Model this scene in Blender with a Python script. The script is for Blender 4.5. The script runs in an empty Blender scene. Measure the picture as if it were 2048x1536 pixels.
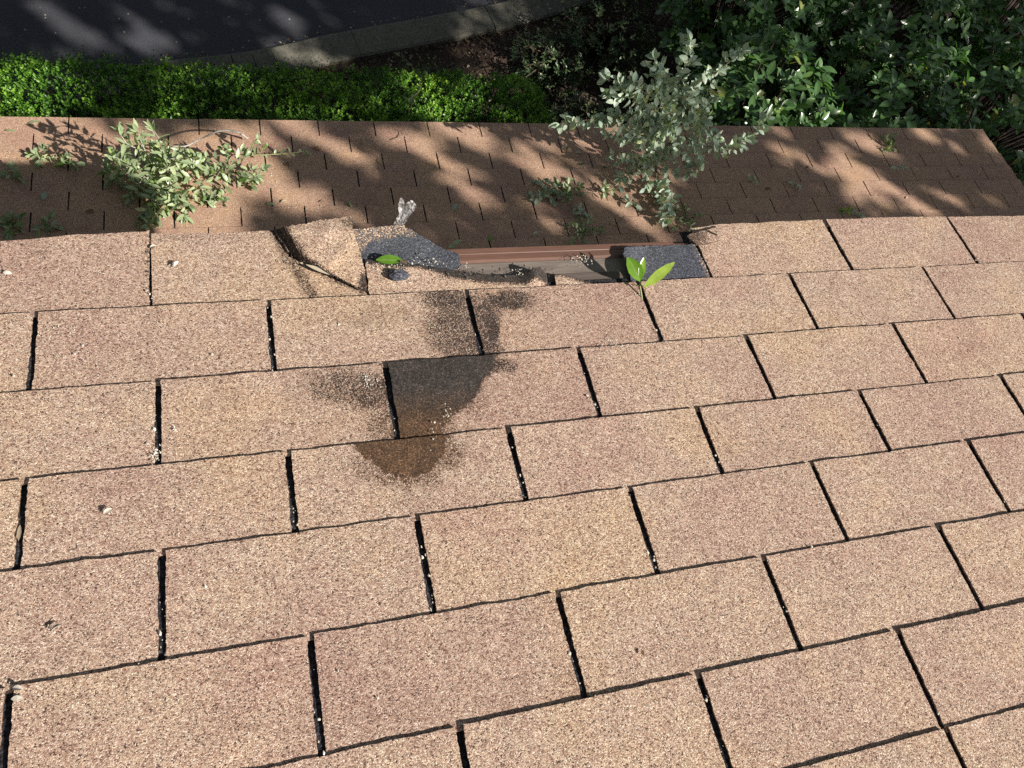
import bpy, math, random
import numpy as np
from mathutils import Matrix, Vector, noise
from mathutils.geometry import delaunay_2d_cdt

random.seed(7)
rng = np.random.default_rng(7)
scene = bpy.context.scene
COL = scene.collection

# ------------------------------------------------------------------ camera
EZ = 5.2                                    # height of the upper eave over the ground
CR = np.array([[0.9532, -0.1590, 0.2573], [-0.0848, -0.9577, -0.2751], [0.2909, 0.2401, -0.9261]])
CC = np.array([-1.1577, -0.5733, 1.1808 + EZ])
CF = 1557.9                                  # focal length in pixels of a 2048 px wide picture
CAMDATA = True
_u, _s, _v = np.linalg.svd(CR); CR = _u @ _v
cam_data = bpy.data.cameras.new('camera')
cam_data.sensor_width = 36.0
cam_data.lens = CF / 2048 * 36.0
cam_data.clip_start = 0.05
cam_data.clip_end = 400
cam = bpy.data.objects.new('camera', cam_data)
COL.objects.link(cam)
m = Matrix.Identity(4)
for i in range(3):
    m[i][0] = CR[0][i]; m[i][1] = -CR[1][i]; m[i][2] = -CR[2][i]; m[i][3] = CC[i]
cam.matrix_world = m
scene.camera = cam

# ------------------------------------------------------------------ light
SA, SB = 0.965, 0.66                          # sunlight moves (-SA, +SB, -1)
TO_SUN = Vector((SA, -SB, 1.0)).normalized()
world = bpy.data.worlds.new('World'); scene.world = world
world.use_nodes = True
wn = world.node_tree
bg = wn.nodes['Background']
sky = wn.nodes.new('ShaderNodeTexSky')
sky.sky_type = 'NISHITA'; sky.sun_disc = False
sky.sun_elevation = math.asin(TO_SUN.z)
sky.sun_rotation = math.atan2(TO_SUN.x, TO_SUN.y)
hs = wn.nodes.new('ShaderNodeHueSaturation'); hs.inputs['Saturation'].default_value = 0.5   # hazy pale sky
wn.links.new(sky.outputs[0], hs.inputs['Color']); wn.links.new(hs.outputs[0], bg.inputs[0])
bg.inputs[1].default_value = 0.05
sl = bpy.data.lights.new('sun', 'SUN'); sl.energy = 5.0; sl.angle = math.radians(0.53)
sl.color = (1.0, 0.93, 0.84)
so = bpy.data.objects.new('sun', sl); COL.objects.link(so)
so.rotation_euler = (-TO_SUN).to_track_quat('-Z', 'Y').to_euler()
so.location = (12, -9, 18)
scene.view_settings.view_transform = 'Standard'
scene.view_settings.look = 'None'
scene.view_settings.exposure = 0.75
scene.view_settings.gamma = 1.0
scene.cycles.use_denoising = False
scene.cycles.max_bounces = 6
scene.cycles.transparent_max_bounces = 12

# ------------------------------------------------------------------ geometry helpers
PU = math.radians(18.43)                      # pitch of the upper roof, eave along x at y = 0
PL = math.radians(15.237)                     # pitch of the lower roof
LY, LZ = 2.011, -2.664 + EZ                   # its eave
U_P = np.array([0, 0, EZ]); U_N = np.array([0, math.sin(PU), math.cos(PU)])
L_P = np.array([0, LY, LZ]); L_N = np.array([0, math.sin(PL), math.cos(PL)])

def ray(px):
    return CR.T @ np.array([(px[0] - 1024) / CF, (px[1] - 768) / CF, 1.0])
def hit(px, P, N, h=0.0):
    d = ray(px); t = ((P + N * h - CC) @ N) / (d @ N)
    return CC + t * d
def up(px, h=0.0): return hit(px, U_P, U_N, h)
def low(px, h=0.0): return hit(px, L_P, L_N, h)
def flat(px, z): return hit(px, np.array([0, 0, z]), np.array([0, 0, 1.0]))
def uv_of(px):
    X = up(px); return X[0], -X[1] / math.cos(PU)
def U3(u, v, n=0.0):
    return np.array([u, -v * math.cos(PU), EZ + v * math.sin(PU)]) + U_N * n
def L3(u, v, n=0.0):
    return np.array([u, LY - v * math.cos(PL), LZ + v * math.sin(PL)]) + L_N * n
def to_px(X):
    X = np.atleast_2d(X); d = (X - CC) @ CR.T
    return np.stack([1024 + CF * d[:, 0] / d[:, 2], 768 + CF * d[:, 1] / d[:, 2]], 1)

def sstep(a, b, x):
    t = np.clip((x - a) / (b - a), 0, 1); return t * t * (3 - 2 * t)

# ------------------------------------------------------------------ object helpers
def mesh(name, verts, faces, mat, parent=None, loc=(0, 0, 0), smooth=False, attrs=None, mats=None, mat_idx=None):
    loc = np.array(loc, float)
    me = bpy.data.meshes.new(name)
    v = np.asarray(verts, float) - loc
    if isinstance(faces, np.ndarray):
        nf, k = faces.shape
        me.vertices.add(len(v)); me.vertices.foreach_set('co', v.astype(np.float32).ravel())
        me.loops.add(nf * k); me.loops.foreach_set('vertex_index', faces.astype(np.int32).ravel())
        me.polygons.add(nf)
        me.polygons.foreach_set('loop_start', np.arange(0, nf * k, k, dtype=np.int32))
        me.update(calc_edges=True)
    else:
        me.from_pydata([tuple(p) for p in v], [], [tuple(f) for f in faces])
    for mm in (mats or [mat]): me.materials.append(mm)
    if mat_idx is not None: me.polygons.foreach_set('material_index', np.asarray(mat_idx, np.int32))
    if smooth: me.polygons.foreach_set('use_smooth', np.ones(len(me.polygons), bool))
    for k, a in (attrs or {}).items():
        at = me.attributes.new(k, 'FLOAT', 'POINT'); at.data.foreach_set('value', np.asarray(a, np.float32))
    me.validate(); me.update()
    ob = bpy.data.objects.new(name, me); COL.objects.link(ob)
    if parent is None: ob.location = loc
    else:
        ob.parent = parent
        ob.location = loc - np.array(origin_of(parent))
    return ob
def origin_of(o):
    p = np.array(o.location)
    while o.parent: o = o.parent; p = p + np.array(o.location)
    return p
def thing(name, loc, label, cat, group=None):
    o = bpy.data.objects.new(name, None); COL.objects.link(o)
    o.location = loc; o.empty_display_size = 0.1
    return tag(o, label, cat, group)
def tag(o, label, cat, group=None, kind=None):
    if label: o['label'] = label
    if cat: o['category'] = cat
    if group: o['group'] = group
    if kind: o['kind'] = kind
    return o

class MB:
    def __init__(s): s.v, s.f, s.a = [], [], {}
    def add(s, verts, faces, **attrs):
        b = len(s.v); s.v += [np.asarray(p, float) for p in verts]
        s.f += [tuple(i + b for i in f) for f in faces]
        for k, val in attrs.items():
            s.a.setdefault(k, []); L = s.a[k]; L += [0.0] * (b - len(L))
            L += list(val) if np.ndim(val) else [val] * len(verts)
    def build(s, name, mat, parent=None, loc=(0, 0, 0), smooth=False):
        at = {k: L + [0.0] * (len(s.v) - len(L)) for k, L in s.a.items()}
        return mesh(name, np.array(s.v), s.f, mat, parent, loc, smooth, at)

def tube(mb, pts, r0, r1, sides=6, wob=0.0, **at):
    pts = [np.asarray(p, float) for p in pts]; n = len(pts); V = []; F = []
    ref = np.array([0.31, 0.52, 0.79])
    for i, p in enumerate(pts):
        t = pts[min(i + 1, n - 1)] - pts[max(i - 1, 0)]; t = t / (np.linalg.norm(t) + 1e-9)
        a = np.cross(t, ref); a /= np.linalg.norm(a) + 1e-9; b = np.cross(t, a)
        r = r0 + (r1 - r0) * i / max(n - 1, 1); r *= 1 + wob * random.uniform(-1, 1)
        for k in range(sides):
            q = 2 * math.pi * k / sides; V.append(p + r * (math.cos(q) * a + math.sin(q) * b))
    for i in range(n - 1):
        for k in range(sides):
            k2 = (k + 1) % sides
            F.append((i * sides + k, i * sides + k2, (i + 1) * sides + k2, (i + 1) * sides + k))
    F.append(tuple(range(sides))[::-1]); F.append(tuple((n - 1) * sides + k for k in range(sides)))
    mb.add(V, F, **at)

def smooth_line(pts, sub=5):
    pts = [np.asarray(p, float) for p in pts]; out = []
    P = [2 * pts[0] - pts[1]] + pts + [2 * pts[-1] - pts[-2]]
    for i in range(1, len(P) - 2):
        for k in range(sub):
            t = k / sub
            out.append(0.5 * ((2 * P[i]) + (-P[i - 1] + P[i + 1]) * t + (2 * P[i - 1] - 5 * P[i] + 4 * P[i + 1] - P[i + 2]) * t * t + (-P[i - 1] + 3 * P[i] - 3 * P[i + 1] + P[i + 2]) * t ** 3))
    out.append(pts[-1]); return out

def unit(a): return a / (np.linalg.norm(a, axis=-1, keepdims=True) + 1e-12)

# one leaf: 3 columns x 5 rows, folded along its midrib and arched; low = 4 corner leaf
HI_T = np.array([0.0, 0.22, 0.5, 0.78, 1.0]); HI_W = np.array([0.06, 0.36, 0.5, 0.36, 0.05])
def leaves(P, D, N, L, W, hi=True, fold=0.18, arch=0.25, rnd=None):
    P, D, N = np.asarray(P, float), unit(np.asarray(D, float)), np.asarray(N, float)
    n = len(P); L = np.broadcast_to(L, n); W = np.broadcast_to(W, n)
    S = unit(np.cross(D, N)); N = np.cross(S, D)
    if rnd is None: rnd = rng.random(n)
    fo = fold * (0.4 + 1.2 * rng.random(n)); ar = arch * rng.uniform(-0.3, 1.3, n)
    if hi:
        V = np.zeros((n, 15, 3))
        for r in range(5):
            t = HI_T[r]; w = HI_W[r]
            base = P + D * (L * t)[:, None] - N * (ar * L * t * t)[:, None]
            V[:, r * 3 + 1] = base
            V[:, r * 3] = base + S * (W * w)[:, None] + N * (fo * W * w * 2)[:, None]
            V[:, r * 3 + 2] = base - S * (W * w)[:, None] + N * (fo * W * w * 2)[:, None]
        q = []
        for r in range(4):
            for c in range(2): q.append((r * 3 + c, r * 3 + c + 1, r * 3 + c + 4, r * 3 + c + 3))
        q = np.array(q); k = 15
    else:
        V = np.zeros((n, 6, 3))
        V[:, 0] = P; V[:, 3] = P + D * L[:, None] - N * (ar * L)[:, None]
        for j, (t, sg) in enumerate(((0.32, 1), (0.72, 1))):
            base = P + D * (L * t)[:, None] - N * (ar * L * t * t)[:, None] + N * (fo * W)[:, None]
            V[:, 1 + j] = base + S * (W * (0.46, 0.42)[j])[:, None]
            V[:, 5 - j] = base - S * (W * (0.46, 0.42)[j])[:, None]
        q = np.array([(0, 1, 2, 3), (0, 3, 4, 5)]); k = 6
    F = (q[None] + (np.arange(n) * k)[:, None, None]).reshape(-1, 4)
    return V.reshape(-1, 3), F, np.repeat(rnd, k)
def leaf_mesh(name, sets, mat, parent=None, loc=(0, 0, 0)):
    V, F, A, b = [], [], [], 0
    for v, f, a in sets:
        V.append(v); F.append(f + b); A.append(a); b += len(v)
    mid = np.concatenate([(np.arange(len(v)) % 3 == 1).astype(float) if len(f) * 15 == len(v) * 8 else np.zeros(len(v)) for v, f, a in sets])
    return mesh(name, np.concatenate(V), np.concatenate(F), mat, parent, loc, True, {'rnd': np.concatenate(A), 'mid': mid})
def rdir(n): return unit(rng.normal(size=(n, 3)))

# ------------------------------------------------------------------ materials
def newmat(name):
    m_ = bpy.data.materials.new(name); m_.use_nodes = True
    nt = m_.node_tree; b = nt.nodes['Principled BSDF']
    return m_, nt, b
def nd(nt, typ, **kw):
    n = nt.nodes.new(typ)
    for k, v in kw.items():
        if k in n.inputs.keys(): n.inputs[k].default_value = v
        else: setattr(n, k, v)
    return n
def ramp(nt, fac, stops, const=False):
    r = nt.nodes.new('ShaderNodeValToRGB'); e = r.color_ramp
    if const: e.interpolation = 'CONSTANT'
    while len(e.elements) < len(stops): e.elements.new(0.5)
    for el, (p, c) in zip(e.elements, stops): el.position = p; el.color = (*c, 1) if len(c) == 3 else c
    nt.links.new(fac, r.inputs[0]); return r.outputs[0]
def mixc(nt, fac, a, b, mode='MIX'):
    x = nt.nodes.new('ShaderNodeMix'); x.data_type = 'RGBA'; x.blend_type = mode; x.clamp_factor = True
    for s, val in ((0, fac), (6, a), (7, b)):
        if isinstance(val, (int, float)): x.inputs[s].default_value = val
        elif isinstance(val, tuple): x.inputs[s].default_value = (*val, 1)
        else: nt.links.new(val, x.inputs[s])
    return x.outputs[2]
def math_(nt, op, a, b=None, c=None, clamp=False):
    x = nt.nodes.new('ShaderNodeMath'); x.operation = op; x.use_clamp = clamp
    for s, val in enumerate((a, b, c)):
        if val is None: continue
        if isinstance(val, (int, float)): x.inputs[s].default_value = val
        else: nt.links.new(val, x.inputs[s])
    return x.outputs[0]
def texco(nt): return nt.nodes.new('ShaderNodeTexCoord').outputs['Object']
def noise_t(nt, co, scale, detail=3, rough=0.55, out=0):
    n = nd(nt, 'ShaderNodeTexNoise', Scale=scale, Detail=detail, Roughness=rough)
    nt.links.new(co, n.inputs['Vector']); return n.outputs[out]
def voro(nt, co, scale, out):
    n = nd(nt, 'ShaderNodeTexVoronoi', Scale=scale); nt.links.new(co, n.inputs['Vector']); return n.outputs[out]
def sepx(nt, col):
    s = nt.nodes.new('ShaderNodeSeparateColor'); nt.links.new(col, s.inputs[0]); return s.outputs
def attr(nt, name):
    a = nt.nodes.new('ShaderNodeAttribute'); a.attribute_name = name; return a.outputs['Fac']
def bump(nt, h, strength, dist, prev=None):
    b = nd(nt, 'ShaderNodeBump', Strength=strength, Distance=dist); nt.links.new(h, b.inputs['Height'])
    if prev is not None: nt.links.new(prev, b.inputs['Normal'])
    return b.outputs[0]

def granule_mat(name, pal, size=0.0024, wear=True, tint_amt=0.1, bstr=0.9, rough=0.9, stain=True, wearcol=((0.037, 0.033, 0.031), (0.080, 0.049, 0.030))):
    m_, nt, b = newmat(name); co = texco(nt)
    vs = 1.0 / size
    rnd_ = sepx(nt, voro(nt, co, vs, 'Color'))
    dist = voro(nt, co, vs, 'Distance')
    col = ramp(nt, rnd_[0], pal, True)
    # a second, coarser scatter of granules clumps
    r2 = sepx(nt, voro(nt, co, vs * 0.45, 'Color'))
    col = mixc(nt, 0.7, col, ramp(nt, r2[1], [(0.0, (0.72, 0.67, 0.65)), (0.2, (0.94, 0.92, 0.92)), (0.75, (1.04, 1.03, 1.02)), (1.0, (1.15, 1.14, 1.12))]), 'MULTIPLY')
    mid = noise_t(nt, co, 130, 3, 0.7)
    col = mixc(nt, 0.7, col, ramp(nt, mid, [(0.28, (0.72, 0.68, 0.68)), (0.5, (1, 1, 1)), (0.72, (1.15, 1.13, 1.10))]), 'MULTIPLY')
    big = noise_t(nt, co, 5.5, 4, 0.6)
    col = mixc(nt, 0.75, col, ramp(nt, big, [(0.3, (0.86, 0.77, 0.82)), (0.5, (1, 1, 1)), (0.7, (1.07, 1.04, 0.90))]), 'MULTIPLY')
    blotch = noise_t(nt, co, 24, 3, 0.6)
    col = mixc(nt, 0.5, col, ramp(nt, blotch, [(0.3, (0.84, 0.80, 0.80)), (0.55, (1, 1, 1)), (0.75, (1.06, 1.0, 0.96))]), 'MULTIPLY')
    t = attr(nt, 'tint')
    col = mixc(nt, tint_amt * 4, col, ramp(nt, t, [(0.0, (0.78, 0.69, 0.72)), (0.5, (1, 1, 1)), (1.0, (1.12, 1.09, 0.96))]), 'MULTIPLY')
    h = math_(nt, 'SUBTRACT', 1.0, dist)
    h = math_(nt, 'ADD', h, math_(nt, 'MULTIPLY', rnd_[2], 0.7))
    if wear:
        w = attr(nt, 'wear'); br = attr(nt, 'brown')
        nz = noise_t(nt, co, 190, 3, 0.7)
        nz2 = noise_t(nt, co, 45, 4, 0.7)
        lim = math_(nt, 'ADD', math_(nt, 'ADD', math_(nt, 'MULTIPLY', rnd_[1], 0.62), math_(nt, 'MULTIPLY', nz, 0.22)), math_(nt, 'MULTIPLY', nz2, 0.30))
        ws = math_(nt, 'MULTIPLY', math_(nt, 'SUBTRACT', math_(nt, 'MULTIPLY', w, 1.55), math_(nt, 'ADD', math_(nt, 'MULTIPLY', rnd_[1], 0.72), math_(nt, 'MULTIPLY', nz2, 0.50))), 2.6, clamp=True)
        ws = math_(nt, 'MAXIMUM', ws, math_(nt, 'MULTIPLY', w, 0.42))
        if stain: col = mixc(nt, ws, col, mixc(nt, 1.0, col, mixc(nt, br, (0.12, 0.095, 0.085), (0.15, 0.105, 0.08)), 'MULTIPLY'))
        gone = math_(nt, 'MULTIPLY', math_(nt, 'SUBTRACT', math_(nt, 'MULTIPLY', w, 1.08), math_(nt, 'ADD', lim, 0.06 if stain else 0.0)), 5.0 if stain else 6.0, clamp=True)
        gone = math_(nt, 'MULTIPLY', gone, 0.94)
        fine = noise_t(nt, co, 380, 4, 0.75)
        wc = mixc(nt, br, wearcol[0], wearcol[1])
        wc = mixc(nt, 0.8, wc, ramp(nt, fine, [(0.3, (0.4, 0.4, 0.4)), (0.5, (1, 1, 1)), (0.68, (2.3, 2.2, 2.1))]), 'MULTIPLY')
        wc = mixc(nt, 1.0, wc, ramp(nt, rnd_[2], [(0.0, (0.45, 0.45, 0.45)), (0.5, (0.95, 0.95, 0.95)), (0.85, (1.5, 1.45, 1.4)), (0.985, (2.6, 2.5, 2.4))]), 'MULTIPLY')
        wc = mixc(nt, 0.8, wc, ramp(nt, nz2, [(0.3, (0.65, 0.65, 0.66)), (0.5, (1, 1, 1)), (0.7, (1.7, 1.6, 1.5))]), 'MULTIPLY')
        h = math_(nt, 'ADD', h, math_(nt, 'MULTIPLY', fine, 0.6))
        col = mixc(nt, gone, col, wc)
        h = math_(nt, 'MULTIPLY', h, math_(nt, 'SUBTRACT', 1.0, math_(nt, 'MULTIPLY', gone, 0.75)))
    nt.links.new(col, b.inputs['Base Color'])
    b.inputs['Roughness'].default_value = rough
    b.inputs['Specular IOR Level'].default_value = 0.25
    nt.links.new(bump(nt, h, bstr, size * 0.55), b.inputs['Normal'])
    return m_

TAN = [(0.0, (0.08, 0.053, 0.042)), (0.07, (0.27, 0.165, 0.13)), (0.24, (0.40, 0.285, 0.215)), (0.48, (0.49, 0.365, 0.275)), (0.72, (0.58, 0.455, 0.355)), (0.88, (0.71, 0.61, 0.50))]
M = {}
M['shingle'] = granule_mat('upper_shingle', TAN, 0.00135, bstr=0.8)
M['shingle_low'] = granule_mat('lower_shingle', [(p, (c[0] * 0.93, c[1] * 0.84, c[2] * 0.78)) for p, c in TAN], 0.0016, wear=False, bstr=0.5)
SLATE = [(0.0, (0.035, 0.038, 0.047)), (0.25, (0.06, 0.067, 0.084)), (0.5, (0.085, 0.095, 0.122)), (0.78, (0.125, 0.14, 0.175)), (0.95, (0.22, 0.24, 0.28))]
M['slate'] = granule_mat('slate_granules', SLATE, 0.0014, stain=False, bstr=0.55, wearcol=((0.30, 0.22, 0.17), (0.36, 0.27, 0.19)))
M['slot'] = granule_mat('slot_asphalt', [(p, (c[0] * 0.42, c[1] * 0.40, c[2] * 0.38)) for p, c in SLATE], 0.003, wear=False)

def leaf_mat(name, stops, rough=0.4, trans=0.25, spec=0.5, under=None):
    m_, nt, b = newmat(name); co = texco(nt)
    r = attr(nt, 'rnd')
    col = ramp(nt, r, stops)
    nz = noise_t(nt, co, 60, 3)
    col = mixc(nt, math_(nt, 'MULTIPLY', math_(nt, 'GREATER_THAN', attr(nt, 'mid'), 0.88), 0.5), col, mixc(nt, 0.6, col, (0.42, 0.48, 0.22)))
    nv_ = noise_t(nt, co, 260, 2); col = mixc(nt, 0.45, col, ramp(nt, nv_, [(0.25, (0.55, 0.5, 0.4)), (0.42, (1, 1, 1)), (0.7, (1.15, 1.12, 1.0))]), 'MULTIPLY')
    col = mixc(nt, 0.5, col, ramp(nt, nz, [(0.3, (0.75, 0.75, 0.75)), (0.7, (1.2, 1.2, 1.15))]), 'MULTIPLY')
    if under:
        g = nt.nodes.new('ShaderNodeNewGeometry')
        col = mixc(nt, math_(nt, 'MULTIPLY', g.outputs['Backfacing'], 0.55), col, under)
    nt.links.new(col, b.inputs['Base Color'])
    b.inputs['Roughness'].default_value = rough
    b.inputs['Specular IOR Level'].default_value = spec
    tr = nt.nodes.new('ShaderNodeBsdfTranslucent')
    nt.links.new(mixc(nt, 1.0, col, (1.35, 1.45, 0.6), 'MULTIPLY'), tr.inputs['Color'])
    mx = nt.nodes.new('ShaderNodeMixShader'); mx.inputs[0].default_value = trans
    nt.links.new(b.outputs[0], mx.inputs[1]); nt.links.new(tr.outputs[0], mx.inputs[2])
    nt.links.new(mx.outputs[0], nt.nodes['Material Output'].inputs['Surface'])
    return m_
M['box_leaf'] = leaf_mat('hedge_leaf', [(0.0, (0.012, 0.038, 0.006)), (0.4, (0.032, 0.10, 0.011)), (0.72, (0.13, 0.30, 0.03)), (0.85, (0.26, 0.46, 0.05)), (0.97, (0.34, 0.50, 0.07)), (1.0, (0.25, 0.17, 0.08))], 0.42, 0.3)  # dark end lowered to put the hedge's shade into leaf colour
M['gloss_leaf'] = leaf_mat('glossy_shrub_leaf', [(0.0, (0.028, 0.092, 0.034)), (0.6, (0.052, 0.160, 0.050)), (0.93, (0.125, 0.27, 0.06)), (1.0, (0.34, 0.32, 0.06))], 0.28, 0.28, 0.6, (0.09, 0.16, 0.06))
M['small_leaf'] = leaf_mat('undergrowth_leaf', [(0.0, (0.02, 0.045, 0.018)), (0.7, (0.05, 0.10, 0.04)), (1.0, (0.16, 0.2, 0.09))], 0.4, 0.2)
M['oak_leaf'] = leaf_mat('oak_leaf', [(0.0, (0.26, 0.36, 0.29)), (0.5, (0.36, 0.47, 0.38)), (0.85, (0.45, 0.54, 0.44)), (0.97, (0.54, 0.60, 0.47)), (1.0, (0.42, 0.46, 0.14))], 0.45, 0.2, 0.5)
M['wilt_leaf'] = leaf_mat('fallen_branch_leaf', [(0.0, (0.06, 0.14, 0.025)), (0.4, (0.14, 0.26, 0.05)), (0.66, (0.28, 0.39, 0.14)), (1.0, (0.47, 0.55, 0.28))], 0.38, 0.18, 0.55, (0.36, 0.41, 0.29))
M['fresh_leaf'] = leaf_mat('fresh_leaf', [(0.0, (0.05, 0.15, 0.02)), (0.25, (0.15, 0.31, 0.03)), (0.6, (0.24, 0.40, 0.05)), (1.0, (0.36, 0.50, 0.08))], 0.25, 0.35)
M['dry_leaf'] = leaf_mat('dry_leaf', [(0.0, (0.10, 0.045, 0.02)), (0.4, (0.22, 0.12, 0.06)), (0.8, (0.36, 0.26, 0.17)), (1.0, (0.50, 0.44, 0.36))], 0.6, 0.12)
M['litter'] = leaf_mat('litter_leaf', [(0.0, (0.04, 0.02, 0.012)), (0.6, (0.10, 0.06, 0.035)), (0.93, (0.20, 0.14, 0.09)), (1.0, (0.42, 0.36, 0.28))], 0.6, 0.1)
M['canopy'] = leaf_mat('tree_leaf', [(0.0, (0.03, 0.07, 0.02)), (1.0, (0.07, 0.13, 0.03))], 0.4, 0.1)

def simple(name, c1, c2, scale, rough=0.8, bstr=0.3, bd=0.002, spec=0.3, stretch=None, metal=0.0):
    m_, nt, b = newmat(name); co = texco(nt)
    if stretch:
        mp = nd(nt, 'ShaderNodeMapping'); mp.inputs['Scale'].default_value = stretch
        nt.links.new(co, mp.inputs[0]); co = mp.outputs[0]
    n = noise_t(nt, co, scale, 5, 0.65); n2 = noise_t(nt, co, scale * 0.17, 3)
    col = ramp(nt, n, [(0.3, c1), (0.7, c2)])
    col = mixc(nt, 0.6, col, ramp(nt, n2, [(0.3, (0.75, 0.75, 0.75)), (0.7, (1.15, 1.15, 1.15))]), 'MULTIPLY')
    nt.links.new(col, b.inputs['Base Color']); b.inputs['Roughness'].default_value = rough
    b.inputs['Specular IOR Level'].default_value = spec; b.inputs['Metallic'].default_value = metal
    nt.links.new(bump(nt, n, bstr, bd), b.inputs['Normal'])
    return m_
M['bark'] = simple('pale_lichen_bark', (0.20, 0.17, 0.14), (0.62, 0.60, 0.55), 160, 0.9, 0.8, 0.002)
M['twig'] = simple('grey_brown_twig', (0.12, 0.085, 0.055), (0.34, 0.28, 0.21), 90, 0.85)
M['stem'] = simple('dark_stem', (0.035, 0.026, 0.018), (0.10, 0.075, 0.05), 40, 0.9)
M['green_stem'] = simple('green_stem', (0.20, 0.25, 0.09), (0.36, 0.36, 0.17), 90, 0.6)
M['drip'] = simple('brown_painted_metal', (0.125, 0.066, 0.047), (0.165, 0.090, 0.066), 60, 0.42, 0.15, 0.0006, 0.5, (0.4, 4, 4))
M['flange'] = simple('weathered_metal_flange', (0.14, 0.115, 0.098), (0.235, 0.20, 0.17), 45, 0.6, 0.2, 0.0008, 0.4, (0.5, 3, 3))
M['deck'] = simple('weathered_felt_on_deck', (0.075, 0.06, 0.055), (0.15, 0.12, 0.105), 30, 0.85, 0.4, 0.001, 0.3, (0.3, 3, 3))
M['wall'] = simple('painted_wall', (0.36, 0.31, 0.25), (0.44, 0.38, 0.31), 18, 0.85)
M['fascia'] = simple('brown_fascia', (0.12, 0.06, 0.04), (0.17, 0.09, 0.06), 20, 0.6)
M['flake'] = simple('pale_flake', (0.34, 0.29, 0.23), (0.76, 0.71, 0.62), 120, 0.9)
M['lump'] = simple('asphalt_lump', (0.025, 0.025, 0.028), (0.16, 0.15, 0.14), 420, 0.9, 1.0, 0.003)

# asphalt, soil, kerb
m_, nt, b = newmat('asphalt'); co = texco(nt)
f1 = noise_t(nt, co, 130, 4, 0.7); f2 = noise_t(nt, co, 1.6, 4)
c_ = ramp(nt, f1, [(0.3, (0.018, 0.019, 0.025)), (0.7, (0.052, 0.054, 0.066))])
c_ = mixc(nt, 0.8, c_, ramp(nt, f2, [(0.3, (0.75, 0.75, 0.77)), (0.7, (1.15, 1.15, 1.15))]), 'MULTIPLY')
sp = sepx(nt, voro(nt, co, 26, 'Color'))[0]; sd = voro(nt, co, 26, 'Distance')
spk = math_(nt, 'MULTIPLY', math_(nt, 'GREATER_THAN', sp, 0.96), math_(nt, 'LESS_THAN', sd, 0.22))
c_ = mixc(nt, spk, c_, (0.22, 0.21, 0.19))
nt.links.new(c_, b.inputs['Base Color']); b.inputs['Roughness'].default_value = 0.75
nt.links.new(bump(nt, f1, 0.8, 0.004), b.inputs['Normal']); M['asphalt'] = m_
m_, nt, b = newmat('soil'); co = texco(nt)
f1 = noise_t(nt, co, 40, 5, 0.7); f2 = noise_t(nt, co, 3, 4)
c_ = ramp(nt, f1, [(0.3, (0.02, 0.013, 0.009)), (0.55, (0.05, 0.031, 0.021)), (0.75, (0.10, 0.068, 0.046))])
c_ = mixc(nt, 0.8, c_, ramp(nt, f2, [(0.3, (0.6, 0.6, 0.6)), (0.7, (1.2, 1.15, 1.1))]), 'MULTIPLY')
nt.links.new(c_, b.inputs['Base Color']); b.inputs['Roughness'].default_value = 0.95
nt.links.new(bump(nt, f1, 1.0, 0.02), b.inputs['Normal']); M['soil'] = m_
M['kerb'] = simple('worn_concrete', (0.078, 0.076, 0.062), (0.18, 0.172, 0.138), 55, 0.9, 0.5, 0.003)

# ------------------------------------------------------------------ ground, driveway, kerb
g = mesh('ground', [(-90, -90, 0), (90, -90, 0), (90, 90, 0), (-90, 90, 0)], [(0, 1, 2, 3)], M['soil']); tag(g, None, None, kind='structure')
kin = [(-12, 3.9), (-9, 3.9), (-6, 3.9), (-4.5, 3.9), (-3.5, 3.97), (-2.6, 4.12), (-1.83, 4.27), (-1.11, 4.40), (-0.42, 4.61), (0.573, 4.872), (1.387, 5.104), (2.2, 5.40), (3.2, 5.86), (4.6, 6.7), (6.5, 8.3), (8.5, 10.6)]
kin = [p[:2] for p in smooth_line([(x, y, 0) for x, y in kin], 4)]
dv = [(x, y + 0.012 * math.sin(9 * x) + 0.008 * math.sin(31 * x), 0.004) for x, y in kin] + [(8.5, 22, 0.004), (-12, 22, 0.004)]
d_ = mesh('driveway', dv, [tuple(range(len(dv)))], M['asphalt']); tag(d_, None, None, kind='structure')
mb = MB(); KH = 0.045
for i in range(len(kin) - 1):
    a, c = np.array(kin[i]), np.array(kin[i + 1]); t = unit(c - a); nn = np.array([t[1], -t[0]])
    gap = 0.006 if i % 6 == 3 else 0.0
    a2 = a + t * gap
    pr = [(0.0, -0.05), (0.0, KH), (0.025, KH + 0.02), (0.275, KH + 0.012), (0.295, KH - 0.005), (0.295, -0.05)]
    V = []
    for P_ in (a2, c):
        for o, z in pr: V.append((P_[0] + nn[0] * o, P_[1] + nn[1] * o, z))
    F = [(k, k + 1, k + 7, k + 6) for k in range(5)] + [(0, 1, 2, 3, 4, 5)[::-1], (6, 7, 8, 9, 10, 11)]
    mb.add(V, F)
k_ = mb.build('kerb', M['kerb']); tag(k_, None, None, kind='structure')

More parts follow.
